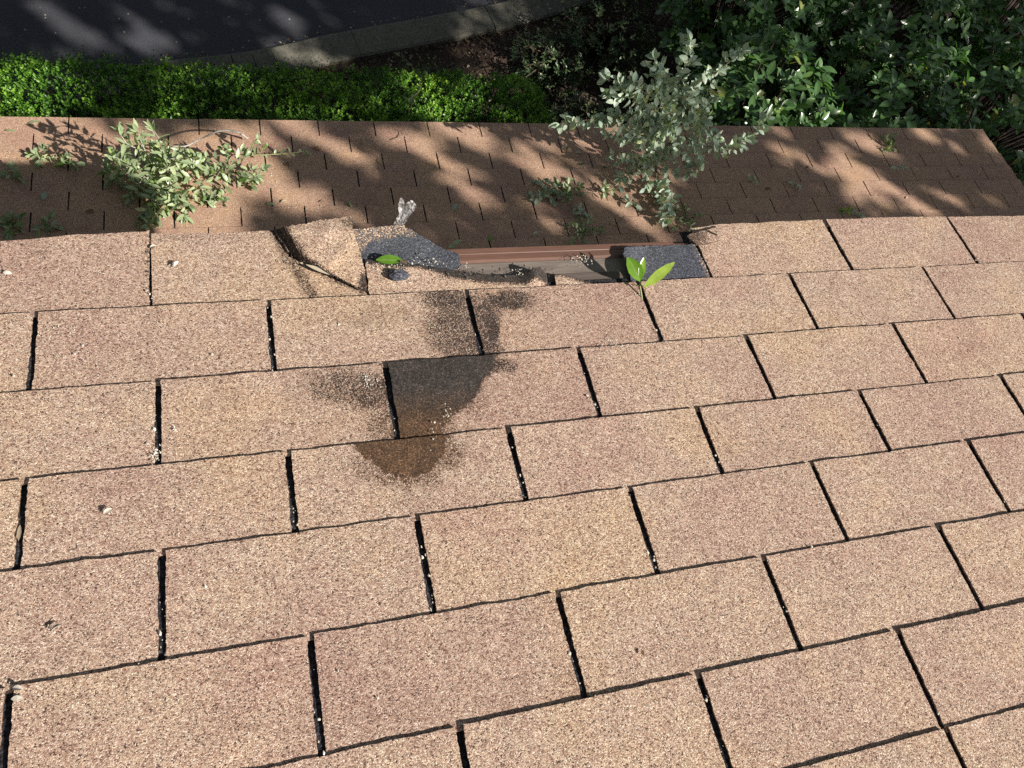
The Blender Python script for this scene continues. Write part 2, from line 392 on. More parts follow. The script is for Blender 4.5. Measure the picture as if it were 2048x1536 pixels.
# ------------------------------------------------------------------ house
house = thing('house', (-2.0, 0, 0), 'house with two tan asphalt shingle roofs, the near one torn open at its eave', 'house')
def box(mb, x0, x1, y0, y1, z0, z1):
    V = [(x, y, z) for x in (x0, x1) for y in (y0, y1) for z in (z0, z1)]
    mb.add(V, [(0, 1, 3, 2), (4, 6, 7, 5), (0, 4, 5, 1), (2, 3, 7, 6), (0, 2, 6, 4), (1, 5, 7, 3)])
mb = MB()
box(mb, -6.0, 0.30, -6.5, -0.55, 0, EZ - 0.12)
mb.add([(0.30, -6.5, EZ - .12), (0.30, -0.55, EZ - .12), (0.30, -0.55, EZ + 0.12), (0.30, -3.5, EZ + 1.1), (0.30, -6.5, EZ + .12), (0.25, -6.5, EZ - .12), (0.25, -0.55, EZ - .12), (0.25, -0.55, EZ + 0.12), (0.25, -3.5, EZ + 1.1), (0.25, -6.5, EZ + .12)],
       [(0, 1, 2, 3, 4), (9, 8, 7, 6, 5), (0, 5, 6, 1), (1, 6, 7, 2), (2, 7, 8, 3), (3, 8, 9, 4), (4, 9, 5, 0)])
mb.build('wall', M['wall'], house)
mb = MB(); box(mb, -6.0, 3.62, -0.52, 1.62, 0, LZ - 0.06); box(mb, 0.32, 3.62, -2.6, -0.56, 0, LZ - 0.06)
mb.build('lower_wall', M['wall'], house)

# ---- upper roof
upper = bpy.data.objects.new('upper_roof', bpy.data.meshes.new('tmp'))
T_, E_ = 0.3048, 0.127
VL = [0.0, 0.1265, 0.257, 0.3865, 0.5025, 0.6325, 0.763, 0.889]
while len(VL) < 34: VL.append(VL[-1] + E_)
RAKE, LEFT, VTOP = 0.62, -6.2, 4.1
u_off = [-1.316, -1.157, -1.307, -1.149, -1.302, -1.143, -0.993 - T_]
fine_cells = 26
WEARS = [  # (kind, data, strength) in the photo's own stain outlines, laid on the shingles
    (1, (915, 655, 95, 92), 0.60), (1, (945, 690, 60, 60), 0.62), (1, (900, 600, 85, 30), 0.66), (1, (955, 650, 26, 90), 0.62), (1, (1010, 600, 75, 26), 0.72), (1, (982, 655, 26, 88), 0.74), (1, (740, 632, 130, 30), 0.30), (1, (760, 640, 60, 16), 0.34), (1, (990, 705, 30, 25), 0.6), (1, (880, 700, 110, 40), 0.25),
    (2, (690, 772, 125, 50), 0.56), (2, (665, 760, 60, 30), 0.55), (2, (735, 785, 75, 56), 0.62), (2, (775, 850, 60, 50), 0.52), (2, (1000, 733, 50, 20), 0.62), (2, (900, 872, 60, 32), 0.5), (2, (940, 790, 60, 60), 0.4), (3, (760, 930, 95, 56), 0.45), (3, (885, 905, 65, 46), 0.55), (3, (820, 950, 95, 40), 0.5), (3, (820, 990, 60, 40), 0.22)]
POLYW = [(2, [(760, 705), (800, 700), (880, 700), (945, 706), (1000, 700), (985, 728), (966, 765), (938, 806), (905, 832), (884, 862), (872, 905), (796, 910)], 1.0),
         (3, [(708, 885), (712, 865), (800, 855), (896, 850), (898, 872), (884, 912), (860, 942), (820, 957), (768, 942), (735, 915)], 1.0)]
def poly_sd(poly, q):
    """signed distance (positive inside) of points q to a polygon"""
    poly = np.array(poly, float); n = len(poly); d = np.full(len(q), 1e9); ins = np.zeros(len(q), bool)
    for i in range(n):
        a, b_ = poly[i], poly[(i + 1) % n]; e = b_ - a; w = q - a
        t = np.clip((w @ e) / (e @ e), 0, 1); dd = w - t[:, None] * e; d = np.minimum(d, np.hypot(dd[:, 0], dd[:, 1]))
        c1 = (a[1] > q[:, 1]) != (b_[1] > q[:, 1])
        xx = a[0] + (q[:, 1] - a[1]) / (b_[1] - a[1] + 1e-12) * (b_[0] - a[0])
        ins ^= c1 & (q[:, 0] < xx)
    return np.where(ins, d, -d)
def wear_at(course, X):
    q = to_px(X); w = np.zeros(len(q))
    if course in (1, 2, 3): q = q + np.array([[11 * noise.noise((a * .045, b_ * .045, 1)) + 7 * noise.noise((a * .13, b_ * .13, 2)), 10 * noise.noise((a * .045, b_ * .045, 5)) + 6 * noise.noise((a * .13, b_ * .13, 7))] for a, b_ in q])
    for c0, (cx, cy, rx, ry), s in WEARS:
        if c0 == course:
            r = np.hypot((q[:, 0] - cx) / rx, (q[:, 1] - cy) / ry); w = np.maximum(w, s * (1 - sstep(0.35, 1.25, r)))
    for c0, poly, s in POLYW:
        if c0 == course: w = np.maximum(w, s * sstep(-16, 10, poly_sd(poly, q)))
    br = sstep(765, 860, q[:, 1]) * (course >= 2)
    return w, br
eave_px = [(-400, 518), (0, 490), (150, 478), (294, 470), (300, 466), (420, 466), (548, 461), (1380, 462), (1440, 453), (1600, 446), (1800, 440), (2048, 437), (2300, 432)]
eave_uv = [uv_of(p) for p in eave_px]
def eave_v(u): return np.interp(u, [a for a, _ in eave_uv], [b_ for _, b_ in eave_uv])
BUTT, TUCK, TH = 0.0069, 0.0022, 0.0040

def add_tab(mb, frame, u0, u1, v0, v1, nu, nv, course, tint, v0f=None, seed=0, butt=BUTT, low_=False, lift=0.0, slot=0.0076):
    u0, u1 = u0 + slot / 2, u1 - slot / 2
    V = []; n1 = nu + 1
    for j in range(nv + 1):
        tv = j / nv
        for i in range(n1):
            tu = i / nu; u = u0 + (u1 - u0) * tu
            a = v0 if v0f is None else float(v0f(u))
            v = a + (v1 + 0.005 - a) * tv
            if j == 0: v += 0.0011 * noise.noise((u * 130, seed, 0)) + 0.0012 * noise.noise((u * 30, seed, 3))
            if i in (0, nu): u += 0.0013 * noise.noise((v * 190, seed, 5 + i)) + 0.0013 * noise.noise((v * 45, seed, 15 + i))
            n_ = butt + (TUCK - butt) * tv + lift * (1 - tv) ** 2
            n_ += 0.0007 * noise.noise((u * 9, v * 9, seed)) * (1 - 0.6 * tv) + 0.0013 * noise.noise((u * 22, seed, 31)) * (1 - tv) ** 3
            if low_: n_ += 0.0008 * noise.noise((u * 4, seed, 2)) * (1 - tv)
            V.append(frame(u, v, n_))
    V = np.array(V)
    F = [(j * n1 + i, j * n1 + i + 1, (j + 1) * n1 + i + 1, (j + 1) * n1 + i) for j in range(nv) for i in range(nu)]
    top = len(V)
    nrm = U_N if frame is U3 else L_N
    rim = [j * n1 for j in range(nv, -1, -1)] + list(range(1, n1)) + [j * n1 + nu for j in range(1, nv + 1)]
    V = np.concatenate([V, V[rim] - nrm * TH])
    F = [f[::-1] if False else f for f in F]
    for k in range(len(rim) - 1):
        F.append((rim[k], top + k, top + k + 1, rim[k + 1]))
    if course >= 0: w, br = wear_at(course, V)
    else: w = np.zeros(len(V)); br = w
    w = w.copy()
    if course >= 0: w[top:] = 0.9
    mb.add(V, F, wear=w, brown=br, tint=tint)

mbU = MB(); mbS = MB()
UL, UR = LEFT, RAKE
for k in range(32):
    off = u_off[k] if k < 7 else u_off[5 + (k % 2) - 0]
    base = off - T_ * 17
    v0, v1 = VL[k], VL[k + 1]
    if v1 > VTOP: break
    for j in range(30):
        a, b_ = base + j * T_, base + (j + 1) * T_
        a, b_ = max(a, UL), min(b_, UR)
        if b_ - a < 0.02: continue
        tint = random.gauss(0.5, 0.24)
        vis = -1.95 < 0.5 * (a + b_) < 0.75 and k < 9
        slot = random.uniform(0.0074, 0.0096)
        if k == 0 and -1.32 < 0.5 * (a + b_) < -0.41: pass     # torn part of the eave course, built below
        else:
            lf = random.uniform(-0.0006, 0.0014)
            add_tab(mbU, U3, a, b_, v0, v1, max(4, int((b_ - a) / 0.0052)) if vis else 4, 36 if vis else 3, k, tint,
                    eave_v if k == 0 else None, seed=k * 37.1 + j * 1.7, lift=lf, slot=slot)
# the dark asphalt seen down in the slots: one sheet under all the courses, torn away at the eave
us = sorted(set([LEFT, RAKE - 0.004, -1.05, -0.42] + list(np.round(np.arange(LEFT + .2, RAKE - .1, 0.2), 3)))); vs_ = [0.006, 0.112] + list(np.arange(0.25, VTOP, 0.25))
V = [U3(u, v, -0.0004) for v in vs_ for u in us]; nu_ = len(us)
mbS.add(V, [(j * nu_ + i, j * nu_ + i + 1, (j + 1) * nu_ + i + 1, (j + 1) * nu_ + i) for j in range(len(vs_) - 1) for i in range(nu_ - 1) if not (j == 0 and us[i] >= -1.051 and us[i + 1] <= -0.419)])

def px_sheet(mb, poly, nfun, th, step=6.0, jit=1.0, plane=up, wear_f=None, tint=0.5, seed=0):
    """a sheet whose outline follows poly (photo pixels), lifted nfun(px) over its roof plane, with thickness"""
    pts = []
    n = len(poly)
    for i in range(n):
        a, b_ = np.array(poly[i], float), np.array(poly[(i + 1) % n], float)
        L = np.linalg.norm(b_ - a); kk = max(1, int(L / (step * 0.55))); nn = np.array([-(b_ - a)[1], (b_ - a)[0]]) / (L + 1e-9)
        for q in range(kk):
            p = a + (b_ - a) * q / kk
            if q: p = p + nn * jit * (noise.noise((p[0] * 0.21, p[1] * 0.21, seed)) * 1.3 + noise.noise((p[0] * 0.06, p[1] * 0.06, seed + 9)) * 1.2)
            pts.append(p)
    ed = np.array(pts); nb = len(ed)
    xs = np.arange(ed[:, 0].min(), ed[:, 0].max(), step); ys = np.arange(ed[:, 1].min(), ed[:, 1].max(), step)
    G = np.array([(x + (step / 2 if r % 2 else 0), y) for r, y in enumerate(ys) for x in xs])
    G = G[poly_sd(ed, G) > step * 0.45] if len(G) else np.zeros((0, 2))
    allp = np.concatenate([ed, G])
    r = delaunay_2d_cdt([Vector(p) for p in allp], [], [list(range(nb))], 1, 1e-4)
    vs = np.array([tuple(p) for p in r[0]]); fs = [tuple(f) for f in r[2]]
    V = np.array([plane(p, nfun(p)) for p in vs])
    N_ = U_N if plane is up else L_N
    F = []
    from collections import Counter
    for f in fs:
        a, b_, c = V[f[0]], V[f[1]], V[f[2]]
        if np.dot(np.cross(b_ - a, c - a), N_) < 0: f = f[::-1]
        F.append(f)
    cnt = Counter(); dirn = {}
    for f in F:
        for q in range(len(f)):
            e = (f[q], f[(q + 1) % len(f)]); cnt[frozenset(e)] += 1; dirn[frozenset(e)] = e
    nv = len(V); B = V - N_ * th
    allF = list(F) + [tuple(i + nv for i in f[::-1]) for f in F]
    for e, cN in cnt.items():
        if cN == 1:
            a, b_ = dirn[e]; allF.append((a, a + nv, b_ + nv, b_))
    w = np.zeros(nv); br = np.zeros(nv)
    if wear_f is not None: w, br = wear_f(vs)
    mb.add(np.concatenate([V, B]), allF, wear=np.concatenate([w, np.maximum(w, 0.85)]), brown=np.concatenate([br, br]), tint=tint)

# what is left of the eave tab beside the torn flap
L1 = lambda x: np.interp(x, [304, 738, 1103, 1199, 1422], [613, 601, 581, 575, 563])
tear = [(575, 512), (610, 527), (650, 546), (690, 564), (733, 586)]
def n_flat(p): return TUCK + (BUTT - TUCK) * np.clip((L1(p[0]) - p[1]) / 120.0, -0.1, 1.1)
px_sheet(mbU, [(302, 467), (360, 466), (420, 466), (500, 463), (562, 459), (590, 490)] + tear + [(738, 604), (600, 610), (450, 614), (305, 618)], n_flat, 0.004, tint=0.5, seed=1,
         wear_f=lambda q: (np.maximum(0.60 * (1 - sstep(0, 30, np.abs(q[:, 0] - (545 + (q[:, 1] - 460) * 0.6)))), 0.5 * (1 - sstep(2, 16, np.abs(q[:, 1] - np.interp(q[:, 0], [575, 733], [512, 586]))) ) * (q[:, 0] > 570)), np.zeros(len(q))))
# the torn half of the next tab
torn2 = [(741, 602), (730, 521), (750, 519), (763, 527), (806, 525), (835, 531), (868, 533), (905, 541), (925, 543), (960, 548), (1000, 551), (1050, 549), (1058, 538), (1072, 534), (1086, 539), (1093, 548), (1100, 584), (1000, 590), (860, 598)]
def torn_wear(q):
    top = np.interp(q[:, 0], [730, 763, 835, 905, 960, 1050, 1072, 1093], [521, 527, 531, 541, 548, 549, 534, 546])
    d = q[:, 1] - top; s = np.interp(q[:, 0], [730, 860, 900, 1040, 1100], [4, 6, 16, 22, 26])
    w = 0.97 * (1 - sstep(0.45, 1.4, d / s)); return w, np.zeros(len(q))
px_sheet(mbU, torn2, lambda p: n_flat(p) + (0.014 * math.exp(-((p[0] - 1070) / 22) ** 2) + 0.002) * np.clip((575 - p[1]) / 40.0, 0, 1), 0.004, tint=0.55, seed=2, jit=2.0, wear_f=torn_wear)
px_sheet(mbU, [(1110, 548), (1135, 551), (1178, 565), (1200, 574), (1195, 580), (1113, 585)], lambda p: n_flat(p) + 0.002, 0.004, tint=0.55, seed=3,
         wear_f=lambda q: (0.75 * (1 - sstep(0, 9, q[:, 1] - np.interp(q[:, 0], [1110, 1135, 1200], [548, 551, 574]))), np.zeros(len(q))))

upper = mbU.build('upper_roof', M['shingle'], house)
mbS.build('slot_felt', M['slot'], upper)
# flap of shingle torn loose and folded up
flap = [(546, 459), (566, 454), (620, 445), (690, 434), (701, 431), (704, 446), (706, 462), (718, 498), (727, 530), (736, 582), (690, 561), (650, 543), (612, 524), (582, 509), (563, 484)]
def n_flap(p):
    cx = np.interp(p[1], [455, 510, 585], [548, 582, 700]); d = p[0] - cx
    e = np.clip((590 - p[1]) / 130.0, 0.12, 1.0)
    return BUTT + 0.004 + (0.019 * sstep(2, 24, d) + 0.004 * sstep(30, 140, d)) * e + 0.0015 * noise.noise((p[0] * 0.03, p[1] * 0.03, 0))
def flap_wear(q):
    cx = np.interp(q[:, 1], [455, 510, 585], [548, 582, 690]); d = q[:, 0] - cx
    w = 0.72 * (1 - sstep(8, 36, np.abs(d - 12))) + 0.72 * (1 - sstep(5, 22, np.hypot(q[:, 0] - 728, (q[:, 1] - 562) * 0.5))) + 0.6 * (1 - sstep(6, 20, np.hypot(q[:, 0] - 696, q[:, 1] - 444)))
    return np.clip(w, 0, 1), np.zeros(len(q))
mb = MB(); px_sheet(mb, flap, n_flap, 0.004, step=5, jit=2.2, tint=0.5, seed=4, wear_f=flap_wear)
f_ = mb.build('torn_shingle_flap', M['shingle'], upper, smooth=False); f_['label'] = 'shingle corner torn loose and folded up'
# exposed starter strip left
ul1 = [(694, 462), (706, 459), (760, 453), (806, 449), (835, 468), (858, 480), (876, 492), (917, 508), (923, 531), (898, 546), (860, 548), (720, 548), (700, 500)]
def w_ul1(q):
    lim = np.interp(q[:, 0], [700, 740, 800, 860, 920], [540, 486, 474, 478, 505])
    w = 0.62 * (1 - sstep(-8, 8, q[:, 1] - lim)) * (1 - sstep(820, 860, q[:, 0]))
    return w, np.full(len(q), 0.6)
mb = MB(); px_sheet(mb, ul1, lambda p: 0.0030 + 0.007 * np.clip((500 - p[1]) / 50.0, 0, 1) + 0.0015 * noise.noise((p[0] * 0.02, p[1] * 0.02, 1)), 0.003, tint=0.5, seed=5, wear_f=w_ul1, jit=1.6)
mb.build('starter_strip', M['slate'], upper)
ul2 = [(1250, 494), (1300, 492), (1391, 488), (1402, 510), (1426, 566), (1350, 572), (1270, 575), (1262, 560), (1254, 530), (1246, 508)]
mb = MB(); px_sheet(mb, ul2, lambda p: 0.0015 + 0.011 * (1 - sstep(0, 55, p[0] - 1248)) * np.clip((575 - p[1]) / 70.0, 0, 1), 0.003, tint=0.45, seed=6, jit=1.3,
                    wear_f=lambda q: (0.55 * sstep(1372, 1392, q[:, 0] - (q[:, 1] - 490) * 0.4) , np.full(len(q), 0.2)))
mb.build('starter_strip', M['slate'], upper)
# curled corner of the next eave shingle
mb = MB(); px_sheet(mb, [(1374, 472), (1384, 466), (1420, 458), (1440, 452), (1446, 462), (1440, 478), (1412, 486), (1392, 488)], lambda p: BUTT + 0.006 + 0.012 * (1 - sstep(0, 50, p[0] - 1376)), 0.004, step=5, seed=7,
                    wear_f=lambda q: (0.75 * (1 - sstep(20, 66, q[:, 0] - 1376)), np.full(len(q), 0.25)))
c_ = mb.build('curled_shingle_corner', M['shingle'], upper)
# deck with felt, drip edge with its flange
mb = MB()
for j, (va, vb, n_) in enumerate(((0.031, 0.0930, -0.0052), (0.0928, VTOP, -0.0030))):
    us = np.linspace(LEFT, RAKE - 0.01, 40)
    V = []
    for u in us: V += [U3(u, va, n_), U3(u, vb, n_), U3(u, va, n_ - 0.002 if j else n_ - 0.02), U3(u, vb, n_ - 0.02)]
    F = []
    for i in range(len(us) - 1):
        a, c = i * 4, i * 4 + 4
        F += [(a, c, c + 1, a + 1), (a + 2, a + 3, c + 3, c + 2), (a, a + 2, c + 2, c), (a + 1, c + 1, c + 3, a + 3)]
    F += [(0, 1, 3, 2), (len(V) - 4, len(V) - 2, len(V) - 1, len(V) - 3)]
    mb.add(V, F)
mb.build('roof_deck', M['deck'], upper)
def run_profile(prof, mat, name, parent, x0=LEFT, x1=RAKE - 0.005, wav=0.0, sub=60):
    mb = MB(); us = np.linspace(x0, x1, sub); k = len(prof); V = []
    for u in us:
        for v, n_ in prof: V.append(U3(u, v + wav * noise.noise((u * 3, 0, 0)), n_ + wav * 0.4 * noise.noise((u * 4, 4, 0))))
    F = [(i * k + q, (i + 1) * k + q, (i + 1) * k + q + 1, i * k + q + 1) for i in range(len(us) - 1) for q in range(k - 1)]
    mb.add(V, F); return mb.build(name, mat, parent)
drip = run_profile([(0.060, -0.0040), (0.0575, -0.0026), (0.0555, -0.0014), (0.054, -0.0012), (0.0435, -0.0010), (0.0425, -0.0028), (0.0412, -0.0010), (0.0300, -0.0004), (0.0285, -0.0020), (0.0300, -0.050), (0.0260, -0.056)], M['drip'], 'drip_edge', upper, wav=0.0012)
run_profile([(0.0935, -0.0046), (0.0605, -0.0044)], M['flange'], 'flange', upper, wav=0.0008)
# fascia and the rake board
mb = MB()
box(mb, LEFT, RAKE - 0.02, -0.062, -0.034, EZ - 0.15, EZ - 0.025)
box(mb, LEFT, RAKE - 0.02, -0.60, -0.064, EZ - 0.15, EZ - 0.13)
mb.build('fascia', M['fascia'], house)
mb = MB(); V = []
for v in (0.04, VTOP):
    for u in (RAKE - 0.03, RAKE - 0.005):
        for n_ in (-0.16, -0.023): V.append(U3(u, v, n_))
mb.add(V, [(0, 1, 3, 2), (4, 6, 7, 5), (0, 4, 5, 1), (2, 3, 7, 6), (0, 2, 6, 4), (1, 5, 7, 3)]); mb.build('rake_board', M['fascia'], house)
# far slope of the upper roof
rd = U3(0, VTOP, 0); mb = MB()
mb.add([(LEFT, rd[1], rd[2]), (RAKE, rd[1], rd[2]), (RAKE, rd[1] - 4, rd[2] - 1.33), (LEFT, rd[1] - 4, rd[2] - 1.33), (LEFT, rd[1], rd[2] - .03), (RAKE, rd[1], rd[2] - .03), (RAKE, rd[1] - 4, rd[2] - 1.36), (LEFT, rd[1] - 4, rd[2] - 1.36)],
       [(0, 3, 2, 1), (4, 5, 6, 7), (0, 1, 5, 4), (2, 3, 7, 6), (1, 2, 6, 5), (0, 4, 7, 3)], tint=0.5)
mb.build('back_roof', M['shingle'], house)

# ---- lower roof
mbL = MB(); mbD = MB()
l_off = [-2.0297, -2.1792, -2.0193, -2.1687, -2.0064, -2.1576]
LRAKE = 3.885
for k in range(21):
    off = l_off[k] if k < 6 else l_off[4 + k % 2]
    v0, v1 = k * E_ + (0.0069 if k == 0 else 0), (k + 1) * E_
    for j in range(-14, 22):
        a, b_ = off + j * T_, off + (j + 1) * T_
        a, b_ = max(a, LEFT), min(b_, LRAKE)
        if b_ - a < 0.02: continue
        vis = k < 9 and -2.6 < b_ and a < 4.2
        add_tab(mbL, L3, a, b_, v0, v1, 12 if vis else 2, 5 if vis else 1, -1, random.gauss(0.5, 0.16), None, seed=500 + k * 31 + j * 1.3, butt=0.0082, low_=True, lift=random.uniform(-0.0005, 0.001), slot=random.uniform(0.006, 0.0085))
V = []
for u in (LEFT, LRAKE - 0.005):
    for v in (0.012, 21 * E_): V += [L3(u, v, 0.0), L3(u, v, -0.03)]
mbD.add(V, [(0, 4, 6, 2), (1, 3, 7, 5), (0, 1, 5, 4), (2, 6, 7, 3), (0, 2, 3, 1), (4, 5, 7, 6)])
lower = mbL.build('lower_roof', M['shingle_low'], house)
mbD.build('slot_felt', M['slot'], lower)
mb = MB(); r0 = L3(0, 21 * E_, 0.004)
mb.add([(0.32, r0[1], r0[2]), (LRAKE, r0[1], r0[2]), (LRAKE, r0[1] - 2.5, r0[2] - .68), (0.32, r0[1] - 2.5, r0[2] - .68), (0.32, r0[1], r0[2] - .03), (LRAKE, r0[1], r0[2] - .03), (LRAKE, r0[1] - 2.5, r0[2] - .71), (0.32, r0[1] - 2.5, r0[2] - .71)],
       [(0, 3, 2, 1), (4, 5, 6, 7), (0, 1, 5, 4), (2, 3, 7, 6), (1, 2, 6, 5), (0, 4, 7, 3)], tint=0.5)
mb.build('back_roof', M['shingle_low'], house)
mb = MB()
box(mb, LEFT, LRAKE - 0.02, LY - 0.045, LY - 0.02, LZ - 0.16, LZ - 0.012)
V = []
for v in (0.05, 21 * E_):
    for u in (LRAKE - 0.035, LRAKE - 0.008):
        for n_ in (-0.16, -0.032): V.append(L3(u, v, n_))
mb.add(V, [(0, 1, 3, 2), (4, 6, 7, 5), (0, 4, 5, 1), (2, 3, 7, 6), (0, 2, 6, 4), (1, 5, 7, 3)])
mb.build('fascia', M['fascia'], house)

# ------------------------------------------------------------------ hedge
hedge = thing('boxwood_hedge', (-1.2, 3.1, 0), 'low clipped small-leaved green hedge running along the lower eave', 'hedge')
HX0, HX1, HY0, HY1 = -4.2, 1.40, 2.45, 3.66
def hedge_top(x, y):
    z = 0.90 + 0.07 * noise.noise((x * 1.1, y * 1.1, 3)) + 0.065 * noise.noise((x * 3.1, y * 3.1, 7)) + 0.03 * noise.noise((x * 9, y * 9, 1))
    e = max(0.0, (y - 3.46) / 0.22); e2 = max(0.0, (2.6 - y) / 0.2)
    return z - 0.10 * e * e - 0.08 * e2 * e2 - 0.12 * max(0.0, (x - 1.0) / 0.3) ** 2
P, D, N, L_, R_ = [], [], [], [], []
for s in range(9500):
    x = random.uniform(HX0, HX1) if random.random() < 0.15 else random.uniform(-3.3, HX1)
    y = random.uniform(HY0, HY1 + 0.05 * noise.noise((x * 2.3, 0, 0)) + 0.03 * noise.noise((x * 8, 0, 5)))
    zt = hedge_top(x, y); dep = abs(random.gauss(0, 0.05)) + 0.035 * noise.noise((x * 13, y * 13, 4)) - (0.05 if random.random() < 0.06 else 0)
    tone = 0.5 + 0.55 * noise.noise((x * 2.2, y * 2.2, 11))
    ax = unit(np.array([random.gauss(0, .35), random.gauss(0.05, .35), 1.0]))
    L0 = random.uniform(0.03, 0.07)
    p0 = np.array([x, y, zt - dep - L0 * 0.6])
    nl = random.randint(5, 8)
    for q in range(nl):
        t = q / nl; ang = q * 2.4 + s
        side = np.cross(ax, (math.cos(ang), math.sin(ang), 0.2)); side = unit(side)
        P.append(p0 + ax * L0 * t + side * 0.003); D.append(unit(side * (1.0 - 0.55 * t) + ax * (0.35 + 0.7 * t)))
        N.append(unit(ax - side * 0.5)); L_.append(random.uniform(0.016, 0.029)); R_.append(np.clip(0.14 + tone * 0.5 + random.random() * 0.4 + 0.15 * t - dep * 1.5, 0, 0.97 if random.random() > 0.012 else 1))  # deeper leaves take darker tones, shade put into colour
for s in range(14000):   # the back and front faces
    x = random.uniform(-3.3, HX1); fr = random.random() < 0.75
    y = (HY1 if fr else HY0) + random.gauss(0, 0.03) + 0.05 * noise.noise((x * 2.3, 0, 0)); z = random.uniform(0.03, 0.9)
    P.append((x, y, z)); D.append(unit(np.array([random.gauss(0, 1), (1 if fr else -1) + random.gauss(0, .5), random.gauss(.3, .6)])))
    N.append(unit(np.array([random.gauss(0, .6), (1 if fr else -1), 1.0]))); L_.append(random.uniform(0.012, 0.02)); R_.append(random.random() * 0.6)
L_ = np.array(L_)
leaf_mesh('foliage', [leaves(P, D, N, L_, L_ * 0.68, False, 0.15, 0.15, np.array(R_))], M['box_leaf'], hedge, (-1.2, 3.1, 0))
mb = MB()
for s in range(420):
    x, y = random.uniform(HX0, HX1), random.uniform(HY0 + .1, HY1 - .08); z = hedge_top(x, y) - 0.06
    tube(mb, [(x, y, 0), (x + random.gauss(0, .04), y + random.gauss(0, .04), z * 0.5), (x + random.gauss(0, .08), y + random.gauss(0, .08), z)], 0.006, 0.002, 4)
mb.build('stems', M['stem'], hedge, (-1.2, 3.1, 0))
# dense leaf mass inside the hedge, coloured dark to stand for inner shade
n = 36000
x = rng.uniform(-3.4, HX1, n); y = rng.uniform(HY0, HY1, n); z = rng.uniform(0.35, 0.80, n)
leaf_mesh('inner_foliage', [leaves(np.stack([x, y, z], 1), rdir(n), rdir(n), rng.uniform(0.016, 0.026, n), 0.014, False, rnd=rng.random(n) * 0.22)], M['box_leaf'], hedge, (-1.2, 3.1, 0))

# a dead looking seedling standing out of the hedge
def leafy_lines(lines, spacing, L, mat_l, mat_s, name, label, cat, base, r=0.003, hi=True, group=None, aspect=0.48, spread=0.9, bias=None, tip=3, rnd=None, lean=None, stem_name='stem', jitter=0.0):
    """a plant made of twigs (polylines) with leaves set along them"""
    t = thing(name, base, label, cat, group)
    mb = MB(); P, D, N = [], [], []
    for ln in lines:
        rr = r
        if isinstance(ln, tuple): ln, rr = ln
        pts = smooth_line(ln, 6); tube(mb, pts, rr, rr * 0.45, 6, 0.12)
        if rr > 0.0055: continue              # bare wood
        acc = 0.0
        for i in range(1, len(pts)):
            seg = pts[i] - pts[i - 1]; sl_ = np.linalg.norm(seg); acc += sl_
            while acc > spacing:
                acc -= spacing; f = random.random(); p = pts[i - 1] + seg * f
                if i / len(pts) < 0.12 and len(pts) > 10: continue
                side = unit(np.cross(seg, rng.normal(size=3)))
                d = unit(unit(seg) * random.uniform(0.1, 0.8) + side * spread + (0 if lean is None else np.array(lean) * random.random()))
                nn = unit(rng.normal(size=3) * 0.7 + (np.array([0, 0, 1.0]) if bias is None else np.array(bias)))
                P.append(p + rng.normal(size=3) * jitter); D.append(d); N.append(nn)
        e = unit(pts[-1] - pts[-2])
        for q in range(tip):
            P.append(pts[-1]); D.append(unit(e + rng.normal(size=3) * 0.55)); N.append(unit(rng.normal(size=3) * 0.6 + (np.array([0, 0, 1.0]) if bias is None else np.array(bias))))
    n_ = len(P); Ls = L * rng.uniform(0.55, 1.12, n_)
    leaf_mesh('foliage', [leaves(P, D, N, Ls, Ls * aspect * rng.uniform(0.85, 1.15, n_), hi, 0.16, 0.3, None if rnd is None else rnd(n_))], mat_l, t, base)
    mb.build(stem_name, mat_s, t, base, True)
    return t
hp = lambda x, y, z: flat((x, y), z)
leafy_lines([[hp(810, 240, .85), hp(826, 205, .95), hp(842, 165, 1.1), hp(826, 135, 1.25), hp(800, 112, 1.35)], [hp(842, 165, 1.1), hp(835, 185, 1.05), hp(815, 200, 1.0)], [hp(842, 160, 1.1), hp(855, 140, 1.18)]], 0.035, 0.05, M['small_leaf'], M['twig'],
            'seedling', 'thin dull green seedling sticking up out of the hedge top', 'seedling', hp(810, 240, .8), r=0.004)

